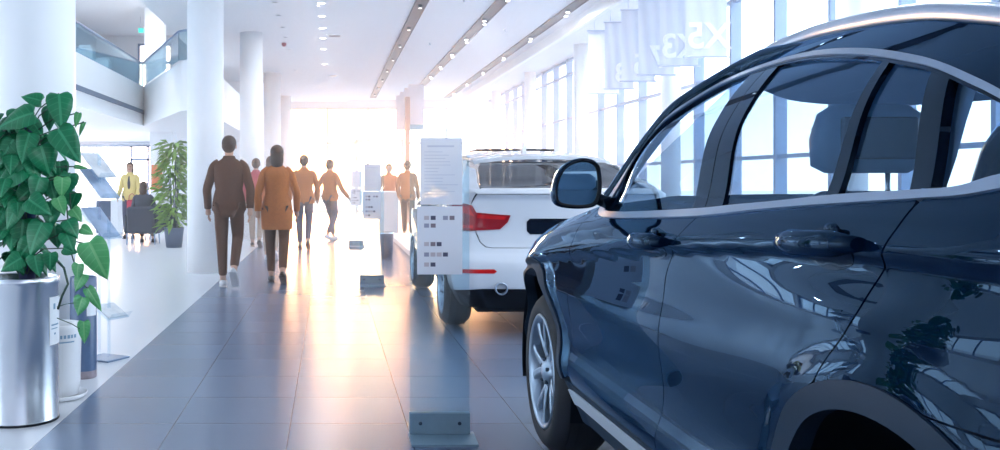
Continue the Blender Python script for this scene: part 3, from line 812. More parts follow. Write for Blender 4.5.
    ar = MB().tube([(sx * .03, .04, -.03), (sx * -.03, .055, -.055), (sx * -.075, .07, -.065)], [.030, .034, .045], 12, flat=.7); ar.build('mirror_arm', M['gloss'], mh)
for sx in (-1, 1): car_side(sx)

# roof, rails, screens, bonnet
ZC = [(-2.12, 1.30), (-1.95, 1.385), (-1.5, 1.535), (-1.0, 1.640), (-.6, 1.672), (-.2, 1.668), (.2, 1.615), (.40, 1.565), (.9, 1.40)]
def roof_map(t, y):
    h = re_h(y); w = car_halfwidth(y, h); e = abs(t)
    zc = herm([p[0] for p in ZC], [p[1] for p in ZC], y)
    return Vector((t * w, y, h + (zc - h) * (1 - e ** 2.6)))
up_ref = lambda q: Vector((q.x * .2, q.y, q.z - 1))
head_y = lambda t: -.02 + .26 * (1 - t * t)
sheet('roof', [(-1 + k / 10, head_y(-1 + k / 10)) for k in range(21)] + [(1, -1.52), (-1, -1.52)], roof_map, M['paint'], CAR, .06, 0, .015, ref=up_ref)
def screen_map(t, v):
    a = roof_map(t, head_y(t)); hb_ = 1.165; b = Vector((t * car_halfwidth(.79, hb_), .79 + .34 * (1 - t * t), hb_ - .02))
    return a.lerp(b, v) + Vector((0, .03, .03)) * (4 * v * (1 - v) * (1 - t * t))
sheet('windscreen', [(-1, 0), (1, 0), (1, 1), (-1, 1)], screen_map, M['carglass'], CAR, .1, 0, 0, ref=up_ref)
sheet('rear_window', [(-.94, -1.54), (.94, -1.54), (.90, -2.08), (-.90, -2.08)], roof_map, M['rearglass'], CAR, .06, 0, 0, ref=up_ref)
for sx in (-1, 1): sheet('rear_pillar', [(sx * .945, -1.525), (sx, -1.525), (sx, -2.12), (sx * .905, -2.12)], roof_map, M['paint'], CAR, .04, .001, .01, ref=up_ref)
def tail_map(t, h):
    w = car_halfwidth(-2.12, min(h, 1.25)); y = -2.13 - .12 * smooth01((1.26 - h) / .25) * (1 - abs(t) ** 4) - .05 * (1 - abs(t) ** 3)
    return Vector((t * w, y, h))
back_ref = lambda q: Vector((q.x * .3, q.y + 1, q.z))
sheet('tailgate', [(-.995, 1.262), (.995, 1.262), (.995, 1.0), (.80, .80), (-.80, .80), (-.995, 1.0)], tail_map, M['paint'], CAR, .06, 0, .02, ref=back_ref)
sheet('rear_bumper', [(-1, .88), (-.97, .80), (.97, .80), (1, .88), (1, .40), (-1, .40)], lambda t, h: tail_map(t, h) + Vector((0, -.05 * (1 - abs(t) ** 6), 0)), M['paint'], CAR, .06, 0, .02, ref=back_ref)
for sx in (-1, 1):
    sheet('tail_lamp', [(sx * .98, 1.12), (sx * .62, 1.08), (sx * .58, 1.0), (sx * .97, .96)], lambda t, h: tail_map(t, h) + Vector((0, -.012, 0)), M['tail'], CAR, .04, 0, .02, ref=back_ref)
    pp = [(.80, 1.168), (.70, 1.272), (.585, 1.376), (.36, 1.502), (.13, 1.582), (-.04, 1.616), (-.25, 1.628), (-.45, 1.622)]
    MB().tube([Vector((sx * (car_halfwidth(y, h) - .030), y + .030, h + .014)) for y, h in spt(pp)], [.034] * 27 + [.034 - .0042 * q for q in range(1, 8)] + [.005] * 2, 12).build('front_pillar', M['paint'], CAR)
    pts = []
    for i in range(25):
        y = .16 - 1.80 * i / 24; h = re_h(y); w = car_halfwidth(y, h)
        lift = .030 * min(1, i / 3, (24 - i) / 3)
        pts.append(Vector((sx * (w - .022), y, h - .012 + lift)))
    MB().tube(pts, [.008] + [.021] * 23 + [.008], 14, flat=1.1).build('roof_rail', M['alu'], CAR)
def hood_map(t, y):
    h = None
    for a, b in zip(FT, FT[1:]):
        if a[0] <= y <= b[0]: h = a[1] + (b[1] - a[1]) * (y - a[0]) / (b[0] - a[0])
    if h is None: h = FT[0][1] if y < FT[0][0] else FT[-1][1]
    w = car_halfwidth(y, h)
    return Vector((t * w, y, h + .05 * (1 - abs(t) ** 2.5) + .008 * math.exp(-((abs(t) - .62) / .08) ** 2)))
sheet('bonnet', [(-.996, .80), (.996, .80), (.995, 2.04), (-.995, 2.04)], hood_map, M['paint'], CAR, .05, 0, .02, ref=up_ref)
def nose_map(t, h):
    w = car_halfwidth(2.08, max(.45, min(h, .85))); return Vector((t * w * 1.0, 2.08 + .20 * (1 - abs(t) ** 2.4) + .05 * math.exp(-((h - .55) / .2) ** 2) * (1 - abs(t) ** 4), h))
front_ref = lambda q: Vector((q.x * .3, q.y - 1, q.z))
sheet('front_bumper', [(-1, .86), (1, .86), (1, .28), (-1, .28)], nose_map, M['paint'], CAR, .05, 0, .02, ref=front_ref)
for sx in (-1, 1):
    sheet('headlamp', [(sx * .97, .83), (sx * .48, .79), (sx * .45, .70), (sx * .90, .70)], lambda t, h: nose_map(t, h) + Vector((0, .012, 0)), M['rearglass'], CAR, .03, 0, .02, ref=front_ref)
    sheet('grille', [(sx * .02, .84), (sx * .33, .83), (sx * .30, .64), (sx * .05, .62)], lambda t, h: nose_map(t, h) + Vector((0, .010, 0)), M['black'], CAR, .03, 0, .02, ref=front_ref)

# underbody and wheel housings
b = MB().box(-.80, .80, -2.0, 2.0, .24, .30, .02)
for ax in (AX_F, AX_R):
    for sx in (-1, 1):
        rows = [[Vector((sx * xx, ax + .50 * math.cos(a), WHEEL_H + .50 * math.sin(a))) for a in [math.radians(-14 + 208 * i / 28) for i in range(29)]] for xx in (.885, .52)]
        b.grid(rows); x0, x1 = sorted((sx * .50, sx * .52)); b.box(x0, x1, ax - .5, ax + .5, .28, .86)
b.build('underbody', M['black'], CAR)

# wheels
def spoke_wheel(name, cx, cy, out, parent, R=.37, rr=.262, wid=.25, ns=5, tyre_m=None, mats=None):
    """wheel with axis along x; out = -1 or +1 is the outward side. Children: rim, hub_cap, brake_disc"""
    q = Matrix.Rotation(PI / 2, 4, 'Y') if out > 0 else Matrix.Rotation(-PI / 2, 4, 'Y')
    w = wid / 2
    prof = [(rr - .012, -w + .01), (rr + .01, -w), (rr + .05, -w - .006), (R - .035, -w + .008), (R - .010, -w + .035), (R, -w + .07), (R + .001, 0), (R, w - .07), (R - .010, w - .035), (R - .035, w - .008), (rr + .05, w + .006), (rr + .01, w), (rr - .012, w - .01)]
    ty = MB().lathe(prof, (0, 0, 0), 64, q, cap0=False, cap1=False)
    for gx in (-.07, -.03, .03, .07): ty.lathe([(R + .0015, gx - .004), (R + .0015, gx + .004)], (0, 0, 0), 48, q, cap0=False, cap1=False)
    t = ty.build(name, M['rubber'], parent, fix=True); t.location = (cx, cy, R)
    rim = MB()
    rim.lathe([(rr - .012, w - .012), (rr + .004, w - .002), (rr - .006, w + .004), (rr - .022, w - .006), (rr - .030, w - .05), (rr - .04, -w + .02)], (0, 0, 0), 64, q, cap0=False, cap1=False)
    for k in range(ns):
        for d in (-1, 1):                                  # paired spokes
            a = 2 * PI * k / ns + .3
            pts = []
            for (r, sp, z) in ((.045, .10, w - .035), (.11, .16, w - .022), (.18, .235, w - .014), (rr - .022, .285, w - .012)):
                aa = a + d * sp * (1.0 if r > .1 else 1.4); pts.append((r, aa, z))
            L = []
            for (r, aa, z) in pts:
                hw = .017 if r < .2 else .020
                ct, st = math.cos(aa), math.sin(aa)
                L.append([q @ Vector((r * ct - s * hw * st, r * st + s * hw * ct, z - dz)) for s, dz in ((-1, .004), (-.5, 0), (.5, 0), (1, .004), (1, .035), (-1, .035))])
            rim.grid(L, False, True)
    rm = rim.build('rim', M['rim'], t)
    back = MB().lathe([(0.01, -.02), (.15, -.02), (.155, -.04), (.155, -.05)], (0, 0, 0), 40, q, cap1=True); back.build('brake_disc', M['rimdark'], t)
    MB().lathe([(rr - .045, w - .13), (.16, w - .13)], (0, 0, 0), 40, q, cap0=False, cap1=False).build('rim_barrel', M['rimdark'], t)
    hc = MB().lathe([(.075, w - .06), (.072, w - .03), (.050, w - .016), (.034, w - .008), (.030, w - .006), (0.001, w - .005)], (0, 0, 0), 28, q, cap0=False)
    hc.build('hub_cap', M['rim'], t)
    lb = MB()
    for k in range(5):
        a = 2 * PI * k / 5; lb.lathe([(.010, w - .03), (.010, w - .012), (.007, w - .009)], q @ Vector((.055 * math.cos(a), .055 * math.sin(a), 0)), 8, q)
    lb.build('wheel_bolts', M['rimdark'], t)
    return t
for ax in (AX_F, AX_R):
    for sx in (-1, 1): spoke_wheel('wheel', sx * (.898 - .125), ax, sx, CAR)

# cabin
cab = MB()
rows = [[roof_map(t * .97, y) + Vector((0, 0, -.045)) for t in [-1 + 2 * k / 16 for k in range(17)]] for y in [0] * 17]
rows = [[roof_map(-.97 + 1.94 * k / 16, head_y(-.97 + 1.94 * k / 16) + .02 + (-1.45 - head_y(-.97 + 1.94 * k / 16)) * i / 16) + Vector((0, 0, -.045 - (.045 if i == 0 else 0))) for k in range(17)] for i in range(17)]
cab.grid(rows).build('headliner', M['headliner'], CAR)
for sx in (-1, 1):                                       # door linings and pillar linings
    f = side(sx)
    ln = MB()
    ln.grid([[f(y, h) + Vector((-sx * (.05 if h > .8 else .09), 0, 0)) for y in [.72 - 1.6 * i / 16 for i in range(17)]] for h in (.40, .70, .90, 1.06)])
    ln.build('door_lining', M['dash'], CAR)
    ln = MB()
    for (t0, b0, wd) in ((-.26, -.46, .055), (-1.31, -1.385, .045)):
        ln.grid([[f(y0 + e * wd, h) + Vector((-sx * .035, 0, 0)) for e in (-1, 0, 1)] for y0, h in [(b0 + (t0 - b0) * k / 6, 1.16 + (1.55 - 1.16 if wd < .06 else 1.45 - 1.2) * k / 6) for k in range(7)]])
    ln.build('pillar_lining', M['headliner'], CAR)
d = MB(); prof = [(.42, .55), (.44, .95), (.50, 1.02), (.72, 1.06), (1.0, 1.07), (1.0, .60)]
d.prism(prof, 'x', -.76, .76).prism([(.36, .98), (.42, 1.05), (.62, 1.075), (.66, 1.0)], 'x', -.62, -.22)
db = d.build('dashboard', M['dash'], CAR)
sw = MB(); a = Matrix.Translation((-.39, .22, .99)) @ Matrix.Rotation(math.radians(-65), 4, 'X')
sw.tube([a @ Vector((.185 * math.cos(2 * PI * k / 32), .185 * math.sin(2 * PI * k / 32), 0)) for k in range(32)], .016, 10, closed=True)
sw.lathe([(.07, -.03), (.075, 0), (.05, .02)], (0, 0, 0), 20, a)
for t in (0, PI, -PI / 2): sw.tube([a @ Vector((.05 * math.cos(t), .05 * math.sin(t), 0)), a @ Vector((.18 * math.cos(t), .18 * math.sin(t), 0))], .016, 8)
sw.tube([a @ Vector((0, 0, -.02)), a @ Vector((0, 0, -.25))], .035, 10); sw.build('steering_wheel', M['black'], CAR)
MB().box(-.11, .11, .46, .485, 1.40, 1.46, .012).tube([(0, .485, 1.43), (0, .53, 1.47)], .01).build('rear_view_mirror', M['black'], CAR)
fl = MB().box(-.74, .74, -1.7, .9, .30, .42, .02); fl.box(-.12, .12, -.9, .5, .42, .68, .03); fl.build('cabin_floor', M['dash'], CAR)
def cushion(b, M4, w, pts, n=9, bulge=.04):
    """padded slab: pts [(y, z, half thickness, half-width factor)] up the seat"""
    rows = []
    for (y, z, th, fw) in pts:
        rows.append([M4 @ Vector((w * fw * math.copysign(abs(math.cos(t)) ** .55, math.cos(t)), y + th * math.copysign(abs(math.sin(t)) ** .7, math.sin(t)), z)) for t in [2 * PI * k / 24 for k in range(24)]])
    b.grid(rows, True, True); b._faces(rows[0], [tuple(range(24))]); b._faces(rows[-1], [tuple(reversed(range(24)))])
SF = .17                                                  # front seats slid forward
for x in (-.38, .38):
    T = Matrix.Translation((x, SF, 0))
    s = MB(); cushion(s, T, .26, [(-.12, .46, .30, .9), (-.12, .54, .34, 1), (-.12, .62, .32, .98), (-.12, .645, .26, .85)])
    cushion(s, T, .25, [(-.36, .60, .08, .95), (-.42, .80, .095, 1.02), (-.475, 1.0, .09, 1.05), (-.515, 1.12, .075, .95), (-.54, 1.20, .05, .72), (-.545, 1.225, .02, .5)])
    st = s.build('front_seat', M['seat'], CAR)
    h = MB(); cushion(h, T, .15, [(-.535, 1.275, .03, .75), (-.535, 1.295, .055, .98), (-.54, 1.37, .062, 1.02), (-.55, 1.44, .05, .92), (-.555, 1.465, .02, .7)])
    hd = h.build('headrest', M['seat_light'], st)
    MB().box(-.105, .105, -.6125, -.595, 1.312, 1.428, .006, T).build('headrest_screen', mat('seat_screen', (.02, .05, .10), .4), hd)
    for px_ in (-.06, .06): MB().tube([(x + px_, SF - .54, 1.17), (x + px_, SF - .538, 1.30)], .007, 8).build('headrest_post', M['steel'], st)
s = MB(); cushion(s, Matrix.Identity(4), .68, [(-1.12, .50, .26, .97), (-1.12, .60, .27, 1), (-1.12, .66, .24, .97)])
cushion(s, Matrix.Identity(4), .68, [(-1.32, .62, .09, .97), (-1.40, .90, .10, 1), (-1.46, 1.12, .08, .97), (-1.48, 1.19, .05, .92), (-1.485, 1.205, .02, .88)])
rs = s.build('rear_bench', M['seat'], CAR)
for x in (-.43, 0, .43):
    h = MB(); cushion(h, Matrix.Translation((x, 0, 0)), .13, [(-1.485, 1.205, .03, .75), (-1.485, 1.225, .05, .9), (-1.49, 1.275, .05, .9), (-1.495, 1.30, .02, .65)])
    h.build('headrest', M['seat_light'], rs)
    for px_ in (-.05, .05): MB().tube([(x + px_, -1.485, 1.17), (x + px_, -1.485, 1.25)], .007, 8).build('headrest_post', M['steel'], rs)
MB().box(-.62, .62, -2.0, -1.52, 1.06, 1.09, .01).build('parcel_shelf', M['dash'], CAR)
# ---------------------------------------------------------------- the white hatchback standing ahead, seen from behind
WC = thing('car', 'white hatchback seen from behind with red tail lamps, standing beyond the glass sign', 'car', (1.87, 9.9, 0))
W_H = [.22, .40, .60, .85, 1.0, 1.12, 1.18, 1.30, 1.42, 1.50]; W_W = [.78, .87, .905, .915, .90, .86, .825, .74, .64, .54]
Y_H = [.22, .34, .42, .55, .62, .70, .78, .95, 1.10, 1.155, 1.185, 1.205, 1.30, 1.44, 1.50]
Y_Y = [-2.25, -2.34, -2.385, -2.40, -2.395, -2.36, -2.345, -2.335, -2.335, -2.375, -2.36, -2.22, -1.93, -1.47, -1.10]
def wc_map(s, h):
    w = herm(W_H, W_W, h); yr = herm(Y_H, Y_Y, h); sg = -1 if s < 0 else 1; s = abs(s)
    rc = .22 if h < 1.1 else .22 - .10 * smooth01((h - 1.1) / .1)
    bow = lambda x: .07 * (x / w) ** 2
    a = w - rc
    if s <= a: x, y = s, yr + bow(s)
    elif s <= a + rc * PI / 2:
        t = (s - a) / rc; x, y = a + rc * math.sin(t), yr + bow(a) + rc * (1 - math.cos(t)) 
    else:
        y = yr + bow(a) + rc + (s - a - rc * PI / 2); x = w
        if y > 1.1: x -= .22 * ((y - 1.1) / 1.25) ** 2.4
    return Vector((sg * x, y, h))
wc_ref = lambda q: Vector((q.x * .2, q.y + (1 if q.y < -1.5 else 0), q.z - .15))
def WP(name, poly, m, step=.05, off=0.0, depth=.015, parent=WC): return sheet(name, poly, wc_map, m, parent, step, off, depth, ref=wc_ref)
def mir(poly): return poly + [(-s, h) for s, h in reversed(poly)]
wp = M['white_paint']
tg = WP('tailgate', mir([(.0, 1.152), (.70, 1.150), (.752, 1.06), (.745, 1.0), (.71, .87), (.675, .775), (.63, .738), (.58, .73), (0, .73)])[1:-1], wp, .04)
WP('spoiler_lip', mir([(.0, 1.19), (.66, 1.19), (.72, 1.165), (.70, 1.155), (0, 1.157)])[1:-1], wp, .04, .012, .03, tg)
WP('rear_glass', mir([(.0, 1.436), (.545, 1.425), (.600, 1.36), (.655, 1.20), (0, 1.197)])[1:-1], M['rearglass'], .05, .0, .01)
WP('rear_bumper', mir([(0, .725), (.585, .725), (.64, .733), (.682, .773), (.716, .858), (1.30, .858), (1.30, .34), (.66, .405), (0, .405)])[1:-1], wp, .04)
WP('rear_diffuser', mir([(0, .400), (.66, .400), (1.30, .335), (1.30, .235), (0, .235)])[1:-1], M['black'], .05, -.004)
WP('number_plate', [(-.31, .86), (-.285, .835), (.285, .835), (.31, .86), (.31, .935), (.285, .96), (-.285, .96), (-.31, .935)], M['gloss'], .04, .004, .01, tg)
for sx in (-1, 1):
    sg = lambda poly: [(sx * s, h) for s, h in poly]
    tl = WP('tail_lamp', sg([(.437, .985), (.60, .998), (.705, 1.008), (.735, 1.062), (.79, 1.076), (1.16, 1.07), (1.20, 1.0), (1.06, .905), (.90, .866), (.745, .862), (.52, .874), (.46, .93)]), M['tail2'], .025, .010, .02)
    WP('lamp_strip', sg([(.47, .975), (.70, .992), (.70, .962), (.485, .950)]), M['tail'], .02, .0125, .004, tl)
    WP('lamp_strip', sg([(.72, .975), (.76, 1.055), (1.12, 1.05), (1.05, .93), (.90, .885), (.73, .880), (.73, .905), (.86, .91), (.90, .96), (.88, 1.01), (.79, 1.0)]), M['tail'], .02, .0125, .004, tl)
    WP('reflector', sg([(.555, .545), (.575, .528), (.86, .528), (.86, .558), (.575, .562)]), M['tail'], .03, .006, .012)
    # flank with wheel arch cut-outs
    def s_of(y, h=.6): 
        w = herm(W_H, W_W, h); yr = herm(Y_H, Y_Y, h); a = w - .22; return y - (yr + .07 * (a / w) ** 2 + .22) + a + .22 * PI / 2
    def warc(ax, r, a0, a1): return [(s_of(ax + r * math.cos(math.radians(a0 + (a1 - a0) * k / 20))), .33 + r * math.sin(math.radians(a0 + (a1 - a0) * k / 20))) for k in range(21)]
    rear = [p for p in warc(-1.5, .37, 175, 2)]; front = [p for p in warc(1.4, .37, 178, 2)]
    WP('body_side', sg([(.757, 1.06), (.72, 1.15), (.675, 1.19), (.62, 1.36), (.75, 1.41), (1.05, 1.30), (1.30, 1.14), (1.60, 1.02), (5.05, .92), (5.25, .80), (5.25, .35)] + front[::-1] + rear[::-1] + [(1.31, .43), (1.31, .86), (.905, .862)]), wp, .06)
    WP('side_glass', sg([(1.40, 1.12), (1.20, 1.25), (1.14, 1.38), (1.9, 1.44), (2.6, 1.43), (3.7, 1.00), (1.66, 1.04)]), M['rearglass'], .08, -.004, 0)
    WP('roof_pillar', sg([(1.06, 1.305), (.76, 1.415), (.9, 1.475), (2.7, 1.475), (3.9, .99), (3.7, 1.0), (2.62, 1.435), (1.9, 1.445), (1.13, 1.385), (1.19, 1.25)]), wp, .06)
    for ax in (-1.5, 1.4): spoke_wheel('wheel', sx * (.895 - .115), ax, sx, WC, .33, .23, .23)
    ex = MB(); T = Matrix.Rotation(PI / 2, 4, 'X')
    ex.lathe([(.046, -.02), (.050, .11), (.047, .125), (.041, .12), (.039, .02)], (sx * .518, -2.27, .408), 28, T, cap0=True, cap1=False)
    ex.build('exhaust_tip', M['chrome'], WC)
    MB().lathe([(.0385, .03), (.001, .03)], (sx * .518, -2.27, .408), 24, T).build('exhaust_bore', M['black'], WC)
# roof with a tilted glass sunroof and a fin aerial
def wroof(t, y):
    h = 1.455 + .055 * smooth01((y + 1.5) / 1.0) * (1 - .25 * max(0, y)); w = .60
    return Vector((t * w, y, h + .045 * (1 - abs(t) ** 2.4) - (.02 if y < -1.42 else 0)))
sheet('roof', [(-1, -1.50), (1, -1.50), (1, .55), (-1, .55)], wroof, wp, WC, .08, 0, .03, ref=up_ref)
MB().box(-.40, .40, -.25, .25, 1.56, 1.585, .01).build('sunroof', M['rearglass'], WC)
MB().prism([(-.72, 1.50), (-.52, 1.50), (-.66, 1.60), (-.705, 1.60)], 'x', -.018, .018).build('roof_aerial', wp, WC)
sheet('windscreen', [(-1, .55), (1, .55), (1.2, 1.35), (-1.2, 1.35)], lambda t, y: Vector((t * .60, y, 1.485 - (y - .55) * .62 + .045 * (1 - abs(t) ** 2))), M['rearglass'], WC, .1, 0, 0, ref=up_ref)
sheet('bonnet', [(-.95, 1.33), (.95, 1.33), (.80, 2.30), (-.80, 2.30)], lambda t, y: Vector((t * .85, y, 1.0 - (y - 1.33) * .24 + .05 * (1 - abs(t) ** 2))), wp, WC, .1, 0, .02, ref=up_ref)
sheet('front_bumper', [(-.8, .80), (.8, .80), (.8, .25), (-.8, .25)], lambda t, h: Vector((t * .85, 2.22 + .15 * (1 - abs(t) ** 2.4), h)), wp, WC, .1, 0, .02, ref=front_ref)
b = MB().box(-.70, .70, -2.2, 2.1, .20, .27, .02).box(-.66, .66, -2.0, 2.0, .27, .60, .05); b.build('underbody', M['black'], WC)
MB().box(-.66, .66, -1.7, -1.5, .95, 1.17, .05).box(-.62, .62, -.2, 0, .9, 1.2, .05).build('seat_row', M['dash'], WC)
# ---------------------------------------------------------------- people
def skin_mesh(V, E, roots, sub=2):
    """V: [(co, rx, ry)]; a skinned skeleton turned into a mesh"""
    me = bpy.data.meshes.new('s'); me.from_pydata([v[0] for v in V], E, [])
    o = bpy.data.objects.new('s', me); COL.objects.link(o)
    m = o.modifiers.new('skin', 'SKIN'); m.use_smooth_shade = True; m.branch_smoothing = .6
    s = o.modifiers.new('sub', 'SUBSURF'); s.levels = sub; s.render_levels = sub
    for i, v in enumerate(V):
        d = me.skin_vertices[0].data[i]; d.radius = (v[1], v[2]); d.use_root = i in roots
    dg = bpy.context.evaluated_depsgraph_get(); dg.update()
    out = bpy.data.meshes.new_from_object(o.evaluated_get(dg))
    bpy.data.objects.remove(o); bpy.data.meshes.remove(me)
    for p in out.polygons: p.use_smooth = True
    out.materials.clear()
    return out

class Skel:
    def __init__(s): s.V = []; s.E = []; s.R = set()
    def v(s, co, rx, ry=None, to=None):
        s.V.append((Vector(co), rx, ry or rx)); i = len(s.V) - 1
        if to is None: s.R.add(i)
        else: s.E.append((to, i))
        return i
    def mesh(s, sub=2): return skin_mesh(s.V, s.E, s.R, sub)

def person(label, loc, H, rz=0.0, legs=((.10, 0), (-.22, .10)), arms=((.10, .04), (-.12, .02)), jacket='suit', trousers='suit', shoes='shoe_dark', hair='hair', female=False, long_coat=0.0, seated=False, long_hair=False, group=None, bend=0.0, shirt=None):
    """faces local +y. legs: (ankle forward, ankle lift) for the left and right leg; arms: (wrist forward, elbow out)"""
    k = H / 1.75; fw = .93 if female else 1.0
    hipz = .93
    J = {}
    if seated: hipz = .50
    dz = hipz - .93
    S = Skel()
    tors = lambda z: Vector((0, bend * max(0, z - .95), z + dz))
    p = S.v(tors(.96), .150, .105)
    sp = S.v(tors(1.12), .125 * fw, .095, p); ch = S.v(tors(1.32), .155 * fw, .105, sp); nb = S.v(tors(1.46), .065, .06, ch)
    nt_ = S.v(tors(1.535) + Vector((0, .008, 0)), .050, .052, nb); h1 = S.v(tors(1.60) + Vector((0, .022, 0)), .058, .070, nt_); h2 = S.v(tors(1.665) + Vector((0, .018, 0)), .074, .092, h1); h3 = S.v(tors(1.715) + Vector((0, .012, 0)), .060, .074, h2)
    feet = []
    for sx, (f, lift) in zip((-1, 1), legs):
        hip = Vector((sx * .088, 0, hipz - .02)); hi = S.v(hip, .085, .09, p)
        if seated:
            kn = Vector((sx * .12, .42, .49)); an = Vector((sx * .12, .42 + f, .09 + lift))
        else:
            an = Vector((sx * .075, f, .085 + lift)); kn = (hip + an) / 2 + Vector((sx * .008, .04 + lift * .9 + abs(f) * .12, .02))
            if f < 0: kn.y += .06
        ki = S.v(kn, .055, .058, hi); ai = S.v(an, .036, .040, ki)
        pitch = 0 if lift < .02 else min(1.15, lift * 7)
        d = Vector((sx * .10, math.cos(pitch), -math.sin(pitch)))
        ti = S.v(an + d * .14 + Vector((0, 0, -.05 * math.cos(pitch))), .035, .024, ai)
        feet.append((hip, kn, an, d, pitch, sx))
        J[sx] = (hip, kn, an)
    A = {}
    for sx, (f, out) in zip((-1, 1), arms):
        sh = tors(1.425) + Vector((sx * .165 * fw, 0, 0)); el = sh + Vector((sx * (.055 + out), -.03 + f * .35, -.285)); wr = el + Vector((sx * .0, .03 + f * .9, -.25 + abs(f) * .25))
        si = S.v(sh, .058, .058, ch); ei = S.v(el, .040, .042, si); wi = S.v(wr, .026, .030, ei)
        dirh = (wr - el).normalized(); inn = Vector((-sx, 0, 0)); fwd = Vector((0, 1, 0)); fwd = (fwd - dirh * fwd.dot(dirh)).normalized()
        pm = wr + dirh * .075; pi_ = S.v(pm, .020, .038, wi)
        for q, (o, ln) in enumerate(((.030, .070), (.010, .080), (-.010, .075), (-.028, .060))):
            a0 = pm + fwd * o + dirh * .0; r = S.v(a0, .0085)
            m1 = S.v(a0 + dirh * ln * .55 + inn * .006, .0085, None, r); S.v(a0 + dirh * ln * .95 + inn * .024, .0075, None, m1)
        t0 = wr + dirh * .03 + fwd * .026; r = S.v(t0, .010); m1 = S.v(t0 + dirh * .030 + fwd * .024 + inn * .008, .0095, None, r); S.v(t0 + dirh * .058 + fwd * .026 + inn * .014, .008, None, m1)
        A[sx] = (sh, el, wr)
    me = S.mesh(2)
    # face: nose, ears, eyes and mouth joined into the body
    bm = bmesh.new(); bm.from_mesh(me); hc = tors(1.645) + Vector((0, .02, 0)); x = MB(); x.bm.free(); x.bm = bm; x.mi = 0
    x.ball(hc + Vector((0, .095, -.012)), (.013, .020, .024), 8, 6)
    for sx in (-1, 1): x.ball(hc + Vector((sx * .078, -.005, -.008)), (.010, .020, .032), 8, 6)
    x.mi = 1
    for sx in (-1, 1): x.ball(hc + Vector((sx * .032, .082, .010)), (.013, .008, .007), 8, 6)
    x.mi = 2; x.ball(hc + Vector((0, .084, -.050)), (.024, .010, .007), 8, 6)
    bm.to_mesh(me); bm.free()
    me.name = 'person'
    o = link('person', me, [M['skin'], M['hair'], M['redbag']]); tag(o, label, 'person', group)
    o.location = loc; o.rotation_euler.z = rz; o.scale = (k, k, k)
    # trousers
    S = Skel(); p = S.v(tors(.95), .140, .100)
    for (hip, kn, an, d, pitch, sx) in feet:
        hi = S.v(hip, .100 * (1.0 if not female else .96), .105, p); ki = S.v(kn, .070 if not female else .060, .072, hi); md = S.v(kn.lerp(an, .5), .060 if not female else .05, .062, ki); S.v(an + (kn - an).normalized() * .03, .050 if not female else .040, .054, md)
    link('trousers', S.mesh(2), M[trousers], o)
    # jacket or coat
    b = MB(); hem = .86 - long_coat * .35
    rings = [(hem, .178 + .03 * long_coat, .128 + .03 * long_coat), (hem + .02, .182 + .03 * long_coat, .130 + .03 * long_coat), (.90, .200 + .01 * long_coat, .152 + .02 * long_coat), (.98, .194, .150), (1.06, .178, .136), (1.14, .158 * fw, .122), (1.24, .172 * fw, .128), (1.34, .186 * fw, .130), (1.40, .190 * fw, .120), (1.44, .168 * fw, .100), (1.47, .115, .082), (1.495, .078, .068), (1.525, .066, .062), (1.522, .060, .056)]
    if seated: rings = [r for r in rings if r[0] >= .90]
    b.grid([[tors(z) + Vector((rx * math.copysign(abs(math.cos(t)) ** .85, math.cos(t)), ry * math.sin(t), 0)) for t in [2 * PI * q / 28 for q in range(28)]] for z, rx, ry in rings], True, True)
    for sx in (-1, 1):
        sh, el, wr = A[sx]; a0 = sh + Vector((-sx * .055, 0, .006)); a1 = sh + Vector((sx * .005, 0, -.035)); cuff = wr + (el - wr).normalized() * .015
        pts = spline([tuple(a0), tuple(a1), tuple(sh.lerp(el, .5)), tuple(el), tuple(el.lerp(cuff, .5)), tuple(cuff)], 4)
        n_ = len(pts); b.tube(pts, [.066 - .024 * (q / (n_ - 1)) for q in range(n_)], 14)
    b.build('jacket', M[jacket], o)
    if shirt: MB().ball(tors(1.27) + Vector((0, .098, 0)), (.050, .040, .17), 14, 10).build('shirt', M[shirt], o)
    # shoes
    for (hip, kn, an, d, pitch, sx) in feet:
        fd = d.normalized(); up = Vector((0, math.sin(pitch), math.cos(pitch))); rt = fd.cross(up).normalized(); up = rt.cross(fd).normalized()
        c = an - up * .04 + fd * .055
        R3 = Matrix((rt, fd, up)).transposed().to_4x4()
        b = MB().ball(c, (.046, .135, .050), 16, 10, R3)
        T = Matrix.Translation(c) @ R3; b.box(-.044, .044, -.12, .125, -.046, -.026, .012, T)
        b.build('shoe', M[shoes], o)
    # hair
    b = MB(); hc = tors(1.675) + Vector((0, .004, 0)); b.ball(hc, (.086, .102, .088), 18, 12)
    if long_hair: b.ball(hc + Vector((0, -.045, -.10)), (.085, .060, .14), 16, 10)
    else: b.ball(hc + Vector((0, -.035, -.045)), (.078, .068, .075), 16, 10)
    # keep the face free
    bmesh.ops.delete(b.bm, geom=[v for v in b.bm.verts if v.co.y > hc.y + .045 and v.co.z < hc.z + .035], context='VERTS')
    b.build('hair', M[hair], o, fix=False)
    return o

